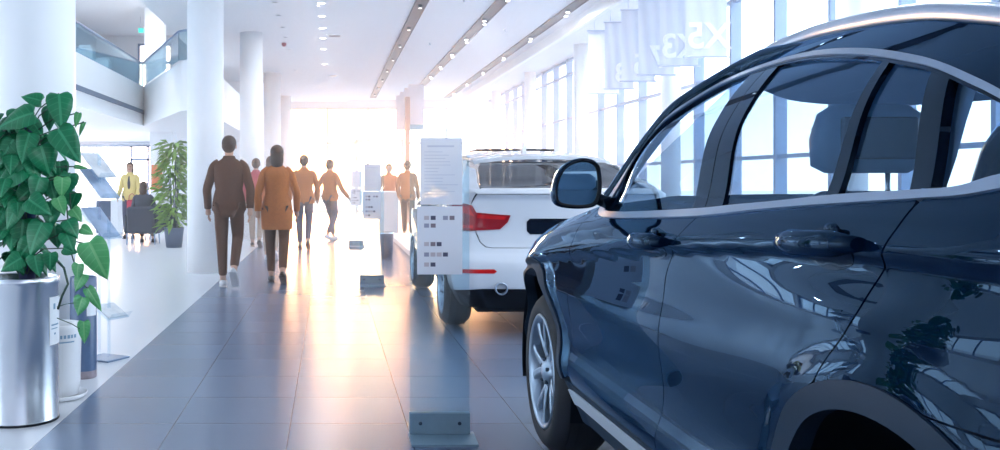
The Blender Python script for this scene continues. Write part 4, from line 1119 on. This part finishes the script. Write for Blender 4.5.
WK = 'people walking down the hall'
def px_x(px, Y): return (px - PX0) * Y / F_PX
person('person in a dark suit walking away beside the column, pale sole lifted', (px_x(229, 11.3), 11.3, 0), 1.79, 0, ((.06, 0), (-.20, .13)), ((.05, .03), (-.06, .03)), 'suit', 'suit', 'shoe_white', group=WK)
person('person in a long coat tinted by warm glare, walking away down the middle of the aisle', (px_x(277, 11.8), 11.8, 0), 1.70, .02, ((.12, 0), (-.16, .07)), ((-.05, .03), (.08, .04)), 'coat', 'suit', 'shoe_dark', female=True, long_coat=.5, long_hair=True, group=WK)
person('person in dark jacket and blue trousers walking ahead of the long coat', (px_x(304, 17.6), 17.6, 0), 1.74, 0, ((.16, 0), (-.20, .08)), ((-.10, .03), (.12, .03)), 'coat', 'denim', 'shoe_dark', group=WK)
person('person striding alone across the bright far end of the aisle', (px_x(330, 20.4), 20.4, 0), 1.72, -.7, ((.20, 0), (-.18, .05)), ((-.12, .08), (.22, .06)), 'coat', 'denim', 'shoe_white', group=WK)
person('person in pale trousers walking close to the second column', (px_x(256, 18.4), 18.4, 0), 1.70, 0, ((.10, 0), (-.15, .06)), ((.08, .02), (-.08, .02)), 'redbag', 'tan', 'shoe_dark', female=True, group=WK)
person('person in tan trousers half hidden behind the long coat', (px_x(271, 15.4), 15.4, 0), 1.66, 0, ((.05, 0), (-.18, .08)), ((.08, .02), (-.08, .02)), 'orange', 'tan', 'shoe_white', female=True, long_hair=True, group=WK)
person('person in an orange top standing behind the white counter', (px_x(389, 23.0), 23.0, 0), 1.68, PI * .9, ((0, 0), (.02, 0)), ((.15, .02), (.2, .02)), 'orange', 'suit', 'shoe_dark', group='people by the far counter')
person('person in a reddish jacket standing right of the white counter', (px_x(407.5, 21.5), 21.5, 0), 1.72, -.4, ((0, 0), (.03, 0)), ((.1, .02), (.05, .02)), 'coat', 'suit', 'shoe_dark', group='people by the far counter')
person('woman in a yellow cardigan and dark trousers standing in the lobby', (px_x(130, 21.2), 21.2, 0), 1.68, PI, ((0, 0), (.05, 0)), ((.22, .0), (.25, .0)), 'yellow', 'denim', 'shoe_dark', female=True, long_hair=True, shirt='chair')
person('person with dark hair seated in the charcoal armchair, seen from behind', (px_x(143.5, 19.35), 19.35, 0), 1.66, 0, ((.02, 0), (.05, 0)), ((.2, .02), (.22, .02)), 'chair', 'suit', 'shoe_dark', seated=True, long_hair=True)
t = thing('handbag', 'small dark red bag held by the woman in yellow', 'bag', (px_x(131.5, 20.9), 20.95, .62))
MB().box(-.11, .11, -.05, .05, 0, .24, .03).build('bag_body', M['redbag'], t)
MB().tube([(-.07, 0, .23), (-.06, 0, .33), (0, 0, .38), (.06, 0, .33), (.07, 0, .23)], .008).build('bag_handle', M['redbag'], t)
# ---------------------------------------------------------------- glass specification signs
def sign(x0, Y, label):
    t = thing('glass_sign', label, 'sign', (x0 + .144, Y, 0), group='glass specification signs')
    w = .145
    MB().box(-w, w, -.005, .005, .03, 1.53, .002).build('glass_panel', M['sign_glass'], t)
    MB().prism([(-.155, .0), (-.155, .012), (-.01, .026), (.03, .026), (.03, 0)], 'x', -w - .004, w + .022).build('base_plate', M['teal_metal'], t)
    cp = MB().box(-w - .002, w + .002, -.018, -.0055, .024, .128, .002).build('clamp_plate', M['teal_metal'], t)
    MB().box(-w - .002, w + .002, .0055, .018, .024, .128, .002).build('clamp_plate', M['teal_metal'], t)
    for sx in (-.095, .095):
        MB().lathe([(.009, 0), (.009, .004), (.005, .006)], (sx, -.018, .078), 14, Matrix.Rotation(PI / 2, 4, 'X')).build('bolt', M['rimdark'], cp)
    p = MB().box(-.095, .110, -.0085, -.0060, 1.140, 1.465).build('upper_sheet', M['paper'], t)
    ln = MB(); rnd = random.Random(3)
    ln.box(-.06, .07, -.0092, -.0086, 1.42, 1.428)
    for q in range(14): ln.box(-.075, -.01 + rnd.random() * .1, -.0092, -.0086, 1.395 - q * .016, 1.398 - q * .016)
    ln.build('printed_lines', M['print'], p)
    p = MB().box(-.110, .110, -.0085, -.0060, .800, 1.132).build('colour_sheet', M['paper'], t)
    h = lambda py: CAM_H - (py - PY0) * 4.655 / F_PX
    xx = lambda px: px_x(px, 4.655) - (.39 + .144)
    dark = mat('swatch', (.08, .08, .13), .5); mid = mat('swatch_brown', (.22, .17, .20), .5); pale = mat('swatch_pale', (.52, .45, .48), .5); two = mat('swatch_grey', (.30, .30, .40), .5)
    for (px, py, m) in ((426.4, 217.8, pale), (433, 217.8, dark), (445.2, 217.8, two), (451.8, 217.8, mid), (426.4, 225.5, two), (433, 225.5, mid), (426.4, 244, pale), (432.8, 244, mid), (438.9, 244, dark), (426.4, 254.4, two), (432.8, 254.4, pale), (438.9, 254.4, pale), (445.2, 254.4, dark), (426.4, 264.4, pale), (432.8, 264.4, dark)):
        MB().box(xx(px) - .012, xx(px) + .012, -.0094, -.0086, h(py) - .010, h(py) + .010).build('colour_swatch', m, p)
    return t
sign(.39, 4.655, 'glass sign beside the dark blue car with two printed sheets, nearest of the signs')
sign(.36, 11.5, 'glass sign standing ahead of the white hatchback beside the aisle')
sign(.36, 18.4, 'farthest glass sign, small beside the low white platform')

# ---------------------------------------------------------------- foreground plants and pots
PT = thing('potted_plant', 'tall climbing plant with big heart-shaped leaves in a brushed steel planter', 'plant', (-1.635, 5.04, 0))
R = .197
MB().lathe([(R - .004, .0), (R + .001, .004), (R + .001, .016), (R, .018), (R, .715), (R + .003, .718), (R + .003, .752), (R - .004, .756), (R - .010, .750), (R - .010, .66)], n=72, cap1=False).build('steel_planter', M['steel'], PT)
MB().lathe([(R + .003, .0), (R + .004, .012)], n=72, cap0=False, cap1=False).build('foot_ring', M['black'], PT)
MB().lathe([(R - .011, .66), (R - .011, .70), (.05, .715)], n=36).build('soil', M['soil'], PT)
# curved printed label on the planter
lab = MB(); rows = []
for z in (.40, .65): rows.append([Vector(((R + .0012) * math.cos(a), (R + .0012) * math.sin(a), z)) for a in [math.radians(-25 + 40 * k / 10) for k in range(11)]])
lo = lab.grid(rows).build('planter_label', M['label'], PT)
lab = MB()
for (z0, z1, a0, a1) in ((.585, .615, -16, -10), (.500, .508, -21, 2), (.482, .487, -21, -2), (.452, .462, -14, -9)):
    MB().grid([[Vector(((R + .002) * math.cos(a), (R + .002) * math.sin(a), z)) for a in [math.radians(a0 + (a1 - a0) * k / 4) for k in range(5)]] for z in (z0, z1)]).build('label_print', M['ink'], lo)
MB().tube([(.03, .02, .70), (.03, .02, 1.45), (.03, .02, 1.62)], [.042, .045, .03], 14).build('moss_pole', M['pole'], PT)

def leaf_outline(L, W):
    """half-outline of a heart-shaped leaf, stem at the origin, tip at (0, L)"""
    return [(0, .02), (.14, -.05), (.32, -.07), (.46, .04), (.50, .20), (.45, .42), (.33, .63), (.17, .83), (.05, .95), (0, 1.0)]
def add_leaf(b, c, tip, nrm, L, W, droop=.25, cup=.18):
    """c: leaf centre, tip: direction of the tip, nrm: upper side's facing"""
    y = Vector(tip).normalized(); z = Vector(nrm); z = (z - y * z.dot(y)).normalized(); x = y.cross(z)
    o = Vector(c) - y * L * .45
    H = leaf_outline(L, W); n = 6; rows = []
    for (hw, v) in H:
        row = []
        for k in range(-n, n + 1):
            u = hw * k / n; s = abs(u)
            zz = -droop * max(0, v) ** 2 * L + cup * s * W - .10 * W * (abs(k) / n) ** 3 + .03 * L * math.sin(v * 9) * s
            vv = v if k else v + (.0 if v > 0 else .10)
            if v < .02: vv = v + (.02 - v) * (1 - s / .34) if s < .34 else v
            row.append(o + x * (u * W) + y * (vv * L) + z * zz)
        rows.append(row)
    lu = b.bm.verts.layers.float.get('leaf_u') or b.bm.verts.layers.float.new('leaf_u'); lv = b.bm.verts.layers.float.get('leaf_v') or b.bm.verts.layers.float.new('leaf_v')
    lu = b.bm.verts.layers.float['leaf_u']; k0 = len(b.bm.verts)
    b.grid(rows); b.bm.verts.ensure_lookup_table()
    for q in range(len(rows) * (2 * n + 1)):
        v_ = b.bm.verts[k0 + q]; v_[lu] = H[q // (2 * n + 1)][0] * (q % (2 * n + 1) - n) / n; v_[lv] = H[q // (2 * n + 1)][1]
rnd = random.Random(11)
fol, yng, vin = MB(), MB(), MB()
pole = Vector((-1.605, 5.06, 0)); base = Vector((-1.635, 5.04, 0))
def leaf(px, py, Lpx, ang, Y=4.95, w=.85, young=False, tilt=None, droop=.25, stem=True):
    c = at(px, py, Y) ; L = Lpx * Y / F_PX
    a = math.radians(ang); tip = Vector((math.cos(a), -.18 + rnd.uniform(-.2, .1), -math.sin(a)))
    nr = Vector(tilt) if tilt else Vector((rnd.uniform(-.45, .35), -1, rnd.uniform(.15, .75)))
    add_leaf(yng if young else fol, c - base, tip, nr, L, L * w, droop)
    if stem:
        s0 = Vector((pole.x + rnd.uniform(-.02, .02), pole.y + rnd.uniform(-.03, .0), max(.74, c.z - .05 - rnd.random() * .08))) - base
        s1 = c - base - tip.normalized() * L * .45; mid = (s0 + s1) / 2 + Vector((0, -.02, .03))
        vin.tube([s0, mid, s1], .0035, 6)
for a in ((17, 117, 38, 165, 4.90, .80), (33, 98, 20, 200, 5.0), (60, 108, 36, 80, 4.88, .75), (67, 143, 40, 55, 4.86, .72), (6, 150, 31, 120, 4.96), (25, 146, 33, 105, 4.90, .72), (45, 158, 31, 70, 4.92, 1.0),
          (9, 176, 36, 150, 4.92, .9), (28, 170, 30, 60, 4.94), (36, 188, 27, 110, 4.88), (52, 189, 23, 75, 4.90), (60, 197, 25, 80, 4.90), (37, 205, 28, 30, 4.84), (12, 213, 30, 120, 4.90), (50, 214, 26, 100, 4.88),
          (35, 236, 36, 115, 4.85, .85), (12, 263, 24, 150, 4.86), (36, 265, 22, 80, 4.84), (50, 261, 19, 90, 4.84), (72, 227, 21, 50, 4.86), (69, 240, 21, 60, 4.85), (69, 250, 15, 15, 4.85), (68, 183, 23, 100, 4.95), (73, 200, 19, 110, 4.98),
          (48, 117, 24, 100, 5.0), (22, 196, 26, 140, 4.98), (3, 230, 30, 140, 4.95), (22, 232, 30, 90, 4.95), (56, 236, 22, 80, 4.93), (24, 250, 26, 130, 4.9), (48, 145, 24, 95, 5.02), (60, 171, 22, 85, 5.0)):
    leaf(*a)
for a in ((77, 119, 15, 100, 4.98, .5), (81, 128, 15, 115, 4.98, .4), (80, 167, 14, 5, 4.96, .35), (97, 258, 42, 62, 4.83, .72), (77, 271, 17, 100, 4.84), (79, 281, 19, 120, 4.84), (94, 298, 27, 55, 4.84, .45), (79.5, 305, 19, 110, 4.82, .95), (84, 331, 22, 85, 4.86, .6), (62, 186, 20, 90, 4.86), (76, 214, 16, 50, 4.9), (86, 230, 14, 20, 4.9), (60, 205, 18, 70, 4.84)):
    leaf(*a, young=True, stem=a[1] < 200)
for q in range(120):                                       # inner leaves
    h = rnd.uniform(.80, 1.60); a = rnd.uniform(0, 2 * PI); r = rnd.uniform(.05, .24) * (1.15 - .3 * abs(h - 1.2))
    c = Vector((pole.x + r * math.cos(a) - .06, pole.y + r * math.sin(a) * .7, h)); L = rnd.uniform(.08, .15)
    add_leaf(fol, c - base, (math.cos(a), math.sin(a) * .8, -rnd.uniform(.3, 1.2)), (math.cos(a) * .6, math.sin(a) * .6 - .3, .8), L, L * .82, .3)
def P_(px, py, Y): return at(px, py, Y) - base
vin.tube([P_(58, 262, 4.9), P_(64, 268, 4.88), P_(68, 284, 4.86), P_(62, 296, 4.86), P_(58, 309, 4.88)], .006, 8)
vin.tube([P_(66, 235, 4.92), P_(74, 262, 4.88), P_(80, 282, 4.86), P_(90, 290, 4.85)], .004, 6)
vin.tube([P_(57, 307, 4.88), P_(66, 304, 4.86), P_(74, 303, 4.84)], .0025, 6)
vin.tube([P_(57, 318, 4.88), P_(72, 324, 4.86), P_(80, 329, 4.86)], .0025, 6)
vin.tube([P_(62, 170, 5.0), P_(66, 200, 4.98), P_(70, 240, 4.93), P_(90, 245, 4.88)], .004, 6)
vin.tube([P_(66, 165, 5.0), P_(70, 190, 4.98), P_(72, 230, 4.95)], .003, 6)
fol.build('foliage', M['leaf'], PT, fix=False); yng.build('young_foliage', M['leaf2'], PT, fix=False); vin.build('vines', M['stem'], PT)

wpot = thing('plant_pot', 'white ceramic pot on a saucer beside the steel planter', 'pot', (-1.592, 5.56, 0))
MB().lathe([(.118, .018), (.128, .022), (.136, .10), (.142, .40), (.143, .425), (.139, .430), (.132, .425), (.130, .36)], n=56, cap1=False).build('pot_body', M['whitepot'], wpot)
MB().lathe([(.14, .0), (.165, .004), (.178, .028), (.172, .030), (.160, .012), (.02, .010)], n=56).build('saucer', M['whitepot'], wpot)
MB().lathe([(.1305, .37), (.02, .375)], n=36).build('soil', M['soil'], wpot)
lt = MB()
for (z0, z1, cells) in ((.355, .375, ((-66, -61), (-58, -52), (-49, -42), (-40, -34), (-31, -24))), (.330, .338, ((-70, -30),))):
    for (a0, a1) in cells:
        lt.grid([[Vector(((.1415 + (z - .355) * .013) * math.cos(a), (.1415 + (z - .355) * .013) * math.sin(a), z)) for a in [math.radians(a0 + (a1 - a0) * k / 4) for k in range(5)]] for z in (z0, z1)])
lt.build('printed_mark', M['ink'], wpot)
bpot = thing('floor_vase', 'tall blue-grey cylindrical pot with white label behind the white pot', 'pot', (-1.580, 6.12, 0))
MB().lathe([(.078, 0), (.084, .006), (.084, .09)], n=40, cap1=False).build('worn_base', mat('worn_base', (.28, .24, .27), .6, var=.5, scale=20), bpot)
MB().lathe([(.0845, .05), (.0845, .64), (.080, .645), (.076, .64), (.076, .55)], n=40, cap0=False).build('pot_body', M['bluepot'], bpot)
MB().grid([[Vector((.0855 * math.cos(a), .0855 * math.sin(a), z)) for a in [math.radians(-62 + 50 * k / 8) for k in range(9)]] for z in (.40, .58)]).build('pot_label', M['label'], bpot)

# acrylic leaflet stand
bs = thing('leaflet_stand', 'clear acrylic leaflet stand with slanted trays behind the blue-grey pot', 'leaflet stand', (-1.60, 6.78, 0), -.5)
MB().box(-.10, .145, -.13, .10, 0, .012, .003).build('base_plate', mat('blue_acrylic', (.16, .24, .38), .2), bs)
MB().box(-.055, -.045, -.012, .012, .012, 1.48).box(.035, .045, -.012, .012, .012, 1.0).build('upright', M['acrylic'], bs)
for k, (x0, z0, x1, z1) in enumerate(((-.16, 1.46, .03, 1.27), (-.165, 1.345, .055, 1.125), (-.15, 1.07, .06, .85), (-.02, .38, .13, .29))):
    b = MB(); d = Vector((x1 - x0, 0, z1 - z0)).normalized(); n = Vector((-d.z, 0, d.x)) * .005
    def quad(p, q, w=.11):
        p, q = Vector(p), Vector(q); b._faces([p + Vector((0, -w, 0)) - n, q + Vector((0, -w, 0)) - n, q + Vector((0, w, 0)) - n, p + Vector((0, w, 0)) - n, p + Vector((0, -w, 0)) + n, q + Vector((0, -w, 0)) + n, q + Vector((0, w, 0)) + n, p + Vector((0, w, 0)) + n], [(0, 3, 2, 1), (4, 5, 6, 7), (0, 1, 5, 4), (1, 2, 6, 5), (2, 3, 7, 6), (3, 0, 4, 7)])
    quad((x0, 0, z0), (x1, 0, z1)); e = Vector((x1, 0, z1)); lip = e + Vector((.035, 0, .045)); b._faces([e + Vector((0, -.11, 0)), lip + Vector((0, -.11, 0)), lip + Vector((0, .11, 0)), e + Vector((0, .11, 0))], [(0, 1, 2, 3)])
    b.build('tray', M['acrylic'], bs)
    lf = MB(); u = Vector((d.z, 0, -d.x)) * -1
    up = Vector((-d.z, 0, d.x)); up = up if up.z > 0 else -up
    q0 = Vector((x0, 0, z0)) + d * .015 + up * .0065; q1 = Vector((x1, 0, z1)) - d * .01 + up * .0065
    lf._faces([q0 + Vector((0, -.095, 0)), q1 + Vector((0, -.095, 0)), q1 + Vector((0, .095, 0)), q0 + Vector((0, .095, 0))] + [v + up * .006 for v in (q0 + Vector((0, -.095, 0)), q1 + Vector((0, -.095, 0)), q1 + Vector((0, .095, 0)), q0 + Vector((0, .095, 0)))], [(0, 3, 2, 1), (4, 5, 6, 7), (0, 1, 5, 4), (1, 2, 6, 5), (2, 3, 7, 6), (3, 0, 4, 7)])
    o = lf.build('leaflet', mat('leaflet_print', ((.70, .75, .85), (.42, .50, .64), (.34, .42, .56), (.7, .75, .82))[k], .3, var=.5, scale=9)); o.location = bs.location; o.rotation_euler.z = -.5
    tag(o, ('pale leaflet in the topmost slanted acrylic tray', 'blue-grey leaflet in the second acrylic tray from the top', 'dark leaflet in the third acrylic tray, above the blue-grey pot', 'pale leaflet in the lowest acrylic tray near the floor')[k], 'leaflet', 'leaflets in the acrylic stand')

# ---------------------------------------------------------------- lobby furniture
def armchair(x, y, label):
    t = thing('armchair', label, 'armchair', (x, y, 0), group='lobby armchairs')
    MB().box(-.27, .27, -.26, .28, .26, .44, .05).build('seat', M['chair'], t)
    MB().box(-.29, .29, -.32, -.22, .22, .76, .05).build('backrest', M['chair'], t)
    for sx in (-1, 1):
        a, b = sorted((sx * .27, sx * .34)); MB().box(a, b, -.30, .26, .22, .60, .03).build('armrest', M['chair'], t)
        for y_ in (-.27, .23): MB().tube([(sx * .28, y_, 0), (sx * .27, y_, .24)], [.010, .016], 8).build('leg', M['mullion'], t)
    return t
armchair(px_x(143.5, 19.25), 19.25, 'charcoal armchair with a person seated in it')
armchair(px_x(161, 20.6), 20.6, 'empty charcoal armchair beside the tall leafy plant')
armchair(px_x(136, 24.7), 24.7, 'charcoal armchair farther back behind the woman in yellow')
c = thing('cabinet', 'low dark lobby cabinet with a white end panel', 'cabinet', (px_x(109, 23), 23, 0))
MB().box(-.25, .10, -.25, .25, .04, .80, .01).build('body', M['screen'], c); MB().box(.10, .28, -.27, .27, 0, .82, .01).build('end_panel', M['plinth'], c)
for z in (.28, .52): MB().box(-.24, .09, -.262, -.251, z - .11, z + .11, .004).build('drawer', M['screen'], c)
tp = thing('potted_palm', 'tall blurred green indoor plant beside the white column', 'plant', (px_x(174, 18.3), 18.3, 0))
MB().lathe([(.15, 0), (.19, .35), (.20, .38), (.18, .38), (.17, .32)], n=28, cap1=False).build('pot', M['screen'], tp); MB().lathe([(.175, .33), (.02, .34)], n=20).build('soil', M['soil'], tp)
st = MB(); fo = MB(); rnd2 = random.Random(4)
for q in range(9):
    a = rnd2.uniform(0, 2 * PI); top = Vector((.10 * math.cos(a), .10 * math.sin(a), rnd2.uniform(1.2, 1.85))); st.tube([(.04 * math.cos(a), .04 * math.sin(a), .33), top], .010, 6)
for q in range(420):
    a = rnd2.uniform(0, 2 * PI); z = rnd2.uniform(.42, 2.02); r = rnd2.uniform(.03, .26) * (1.1 - .35 * abs(z - 1.1)); c0 = Vector((r * math.cos(a), r * math.sin(a), z)); L = rnd2.uniform(.14, .30)
    d = Vector((math.cos(a), math.sin(a), rnd2.uniform(-.9, .5))).normalized(); s = d.cross(Vector((0, 0, 1))).normalized() * L * .16
    fo._faces([c0, c0 + d * L * .45 + s + Vector((0, 0, .02)), c0 + d * L + Vector((0, 0, -.05)), c0 + d * L * .45 - s + Vector((0, 0, .02))], [(0, 1, 2), (0, 2, 3)], True)
st.build('stems', M['stem'], tp); fo.build('foliage', M['grass'], tp, fix=False)
po = MB().box(-.14, .14, -.012, 0, 0, .66).build('poster', M['poster']); po.location = (px_x(157, 25.2), 25.2, 1.04)
tag(po, 'orange poster fixed to the square lobby pillar', 'poster')
# counter, platform and bin on the right of the aisle, far down
c = thing('counter', 'small white display counter in front of the person in orange', 'counter', (px_x(388.5, 22.2), 22.2, 0))
MB().box(-.22, .22, -.2, .2, 0, 1.0, .01).build('body', M['plinth'], c); MB().box(-.25, .25, -.23, .23, 1.0, 1.04, .01).build('top', M['label'], c)
pf = thing('display_platform', 'low white display platform on the floor beyond the white hatchback', 'platform', (1.95, 18.2, 0))
MB().box(-.62, 1.6, -2.4, 2.9, 0, .10, .01).build('base', M['plinth'], pf); MB().box(-.64, 1.62, -2.42, 2.92, .10, .12, .005).build('deck', M['label'], pf)
bn = thing('waste_bin', 'small dark bin beside the low white platform', 'bin', (.93, 15.6, 0))
MB().lathe([(.09, 0), (.11, .40), (.115, .43), (.10, .43), (.095, .36)], n=24, cap1=False).build('body', M['screen'], bn); MB().lathe([(.117, .41), (.119, .435), (.10, .435)], n=24, cap0=False, cap1=False).build('rim', M['steel'], bn)
# ---------------------------------------------------------------- light
w = bpy.data.worlds.new('sky'); SC.world = w; w.use_nodes = True
nt = w.node_tree; bg = nt.nodes['Background']
tc = nt.nodes.new('ShaderNodeTexCoord'); vm = nt.nodes.new('ShaderNodeVectorMath'); vm.operation = 'DOT_PRODUCT'
sd = Vector((-.030, 1, .030)).normalized(); vm.inputs[1].default_value = sd
nt.links.new(tc.outputs['Generated'], vm.inputs[0])
rp = nt.nodes.new('ShaderNodeValToRGB')
mr = nt.nodes.new('ShaderNodeMapRange'); mr.inputs[1].default_value = math.cos(math.radians(22)); mr.inputs[2].default_value = 1.0
nt.links.new(vm.outputs['Value'], mr.inputs[0]); nt.links.new(mr.outputs[0], rp.inputs[0])
e = rp.color_ramp.elements; e[0].position = 0; e[0].color = (.76, .88, 1.0, 1); e[1].position = 1; e[1].color = (1.0, .46, .17, 1)
n = rp.color_ramp.elements.new(.80); n.color = (1.0, .82, .74, 1)
st = nt.nodes.new('ShaderNodeMath'); st.operation = 'POWER'; nt.links.new(mr.outputs[0], st.inputs[0]); st.inputs[1].default_value = 6
s2 = nt.nodes.new('ShaderNodeMath'); s2.operation = 'MULTIPLY_ADD'; nt.links.new(st.outputs[0], s2.inputs[0]); s2.inputs[1].default_value = 6.0; s2.inputs[2].default_value = 2.6
nt.links.new(rp.outputs['Color'], bg.inputs['Color']); nt.links.new(s2.outputs[0], bg.inputs['Strength'])

sun = bpy.data.lights.new('sun', 'SUN'); sun.energy = 4.2; sun.angle = math.radians(22); sun.color = (1, .46, .18)
so = bpy.data.objects.new('sun', sun); COL.objects.link(so)
so.rotation_euler = (-Vector((-.02, 1, .10))).to_track_quat('-Z', 'Y').to_euler()

def lamp(x, y, z, power, size=.5, color=(.92, .96, 1.0)):
    l = bpy.data.lights.new('ceiling_or_fill_lamp', 'AREA'); l.energy = power; l.shape = 'DISK'; l.size = size; l.color = color
    o = bpy.data.objects.new('ceiling_or_fill_lamp', l); COL.objects.link(o); o.location = (x, y, z)
for k, py in enumerate((3, 28, 49)):
    lamp(-.16, F_PX * (H_LEFT - CAM_H) / (PY0 - py), H_LEFT - .03, 14, .13)
for y in (-3.5, -.9, 1.7, 6.9, 12.1, 19.9, 27.7): lamp(3.17, y, H_HALL - .10, 30, .08)
for y in (-2, 1.4, 5.0, 11.8, 18.6): lamp(4.62, y, H_HALL - .10, 30, .08)
for y in (0, 6, 12, 18, 25):
    lamp(-3.9, y, 5.97, 35, .2); lamp(-6.5, y, 2.53, 50, .2); lamp(-6.5, y, 5.97, 15, .2)  # added to brighten the lobby and slab edge, no fittings here

# ---------------------------------------------------------------- camera
cam = bpy.data.cameras.new('camera'); cam.sensor_width = 36; cam.lens = F_PX / 1000 * 36
cam.shift_x = (500 - PX0) / 1000; cam.shift_y = -(225 - PY0) / 1000
cam.clip_start = .05; cam.clip_end = 500
co = bpy.data.objects.new('camera', cam); COL.objects.link(co); co.location = (0, 0, CAM_H); co.rotation_euler = (PI / 2, 0, 0)
SC.camera = co
SC.view_settings.view_transform = 'Standard'; SC.view_settings.look = 'None'; SC.view_settings.gamma = 1; SC.view_settings.use_curve_mapping = False
SC.view_settings.exposure = 0.95
SC.cycles.max_bounces = 10; SC.cycles.diffuse_bounces = 4; SC.cycles.glossy_bounces = 5; SC.cycles.transparent_max_bounces = 16; SC.cycles.transmission_bounces = 6
SC.cycles.caustics_reflective = False; SC.cycles.caustics_refractive = False; SC.cycles.sample_clamp_indirect = 6

# haze added in the far half of the hall to imitate lens glare
hz = bpy.data.materials.new('glare_haze'); hz.use_nodes = True; nt = hz.node_tree; nt.nodes.remove(nt.nodes['Principled BSDF'])
vs = nt.nodes.new('ShaderNodeVolumeScatter'); vs.inputs['Density'].default_value = .016; vs.inputs['Anisotropy'].default_value = .65; vs.inputs['Color'].default_value = (1, .97, .96, 1)
nt.links.new(vs.outputs[0], nt.nodes['Material Output'].inputs['Volume'])
ho = MB().box(-2.15, XR - .05, 7.0, YF - .1, .02, H_LEFT - .03).build('haze', hz); tag(ho, kind='structure')
tag(ho, 'pale haze volume added to the far hall for the lens glare', 'haze')
SC.cycles.volume_bounces = 1
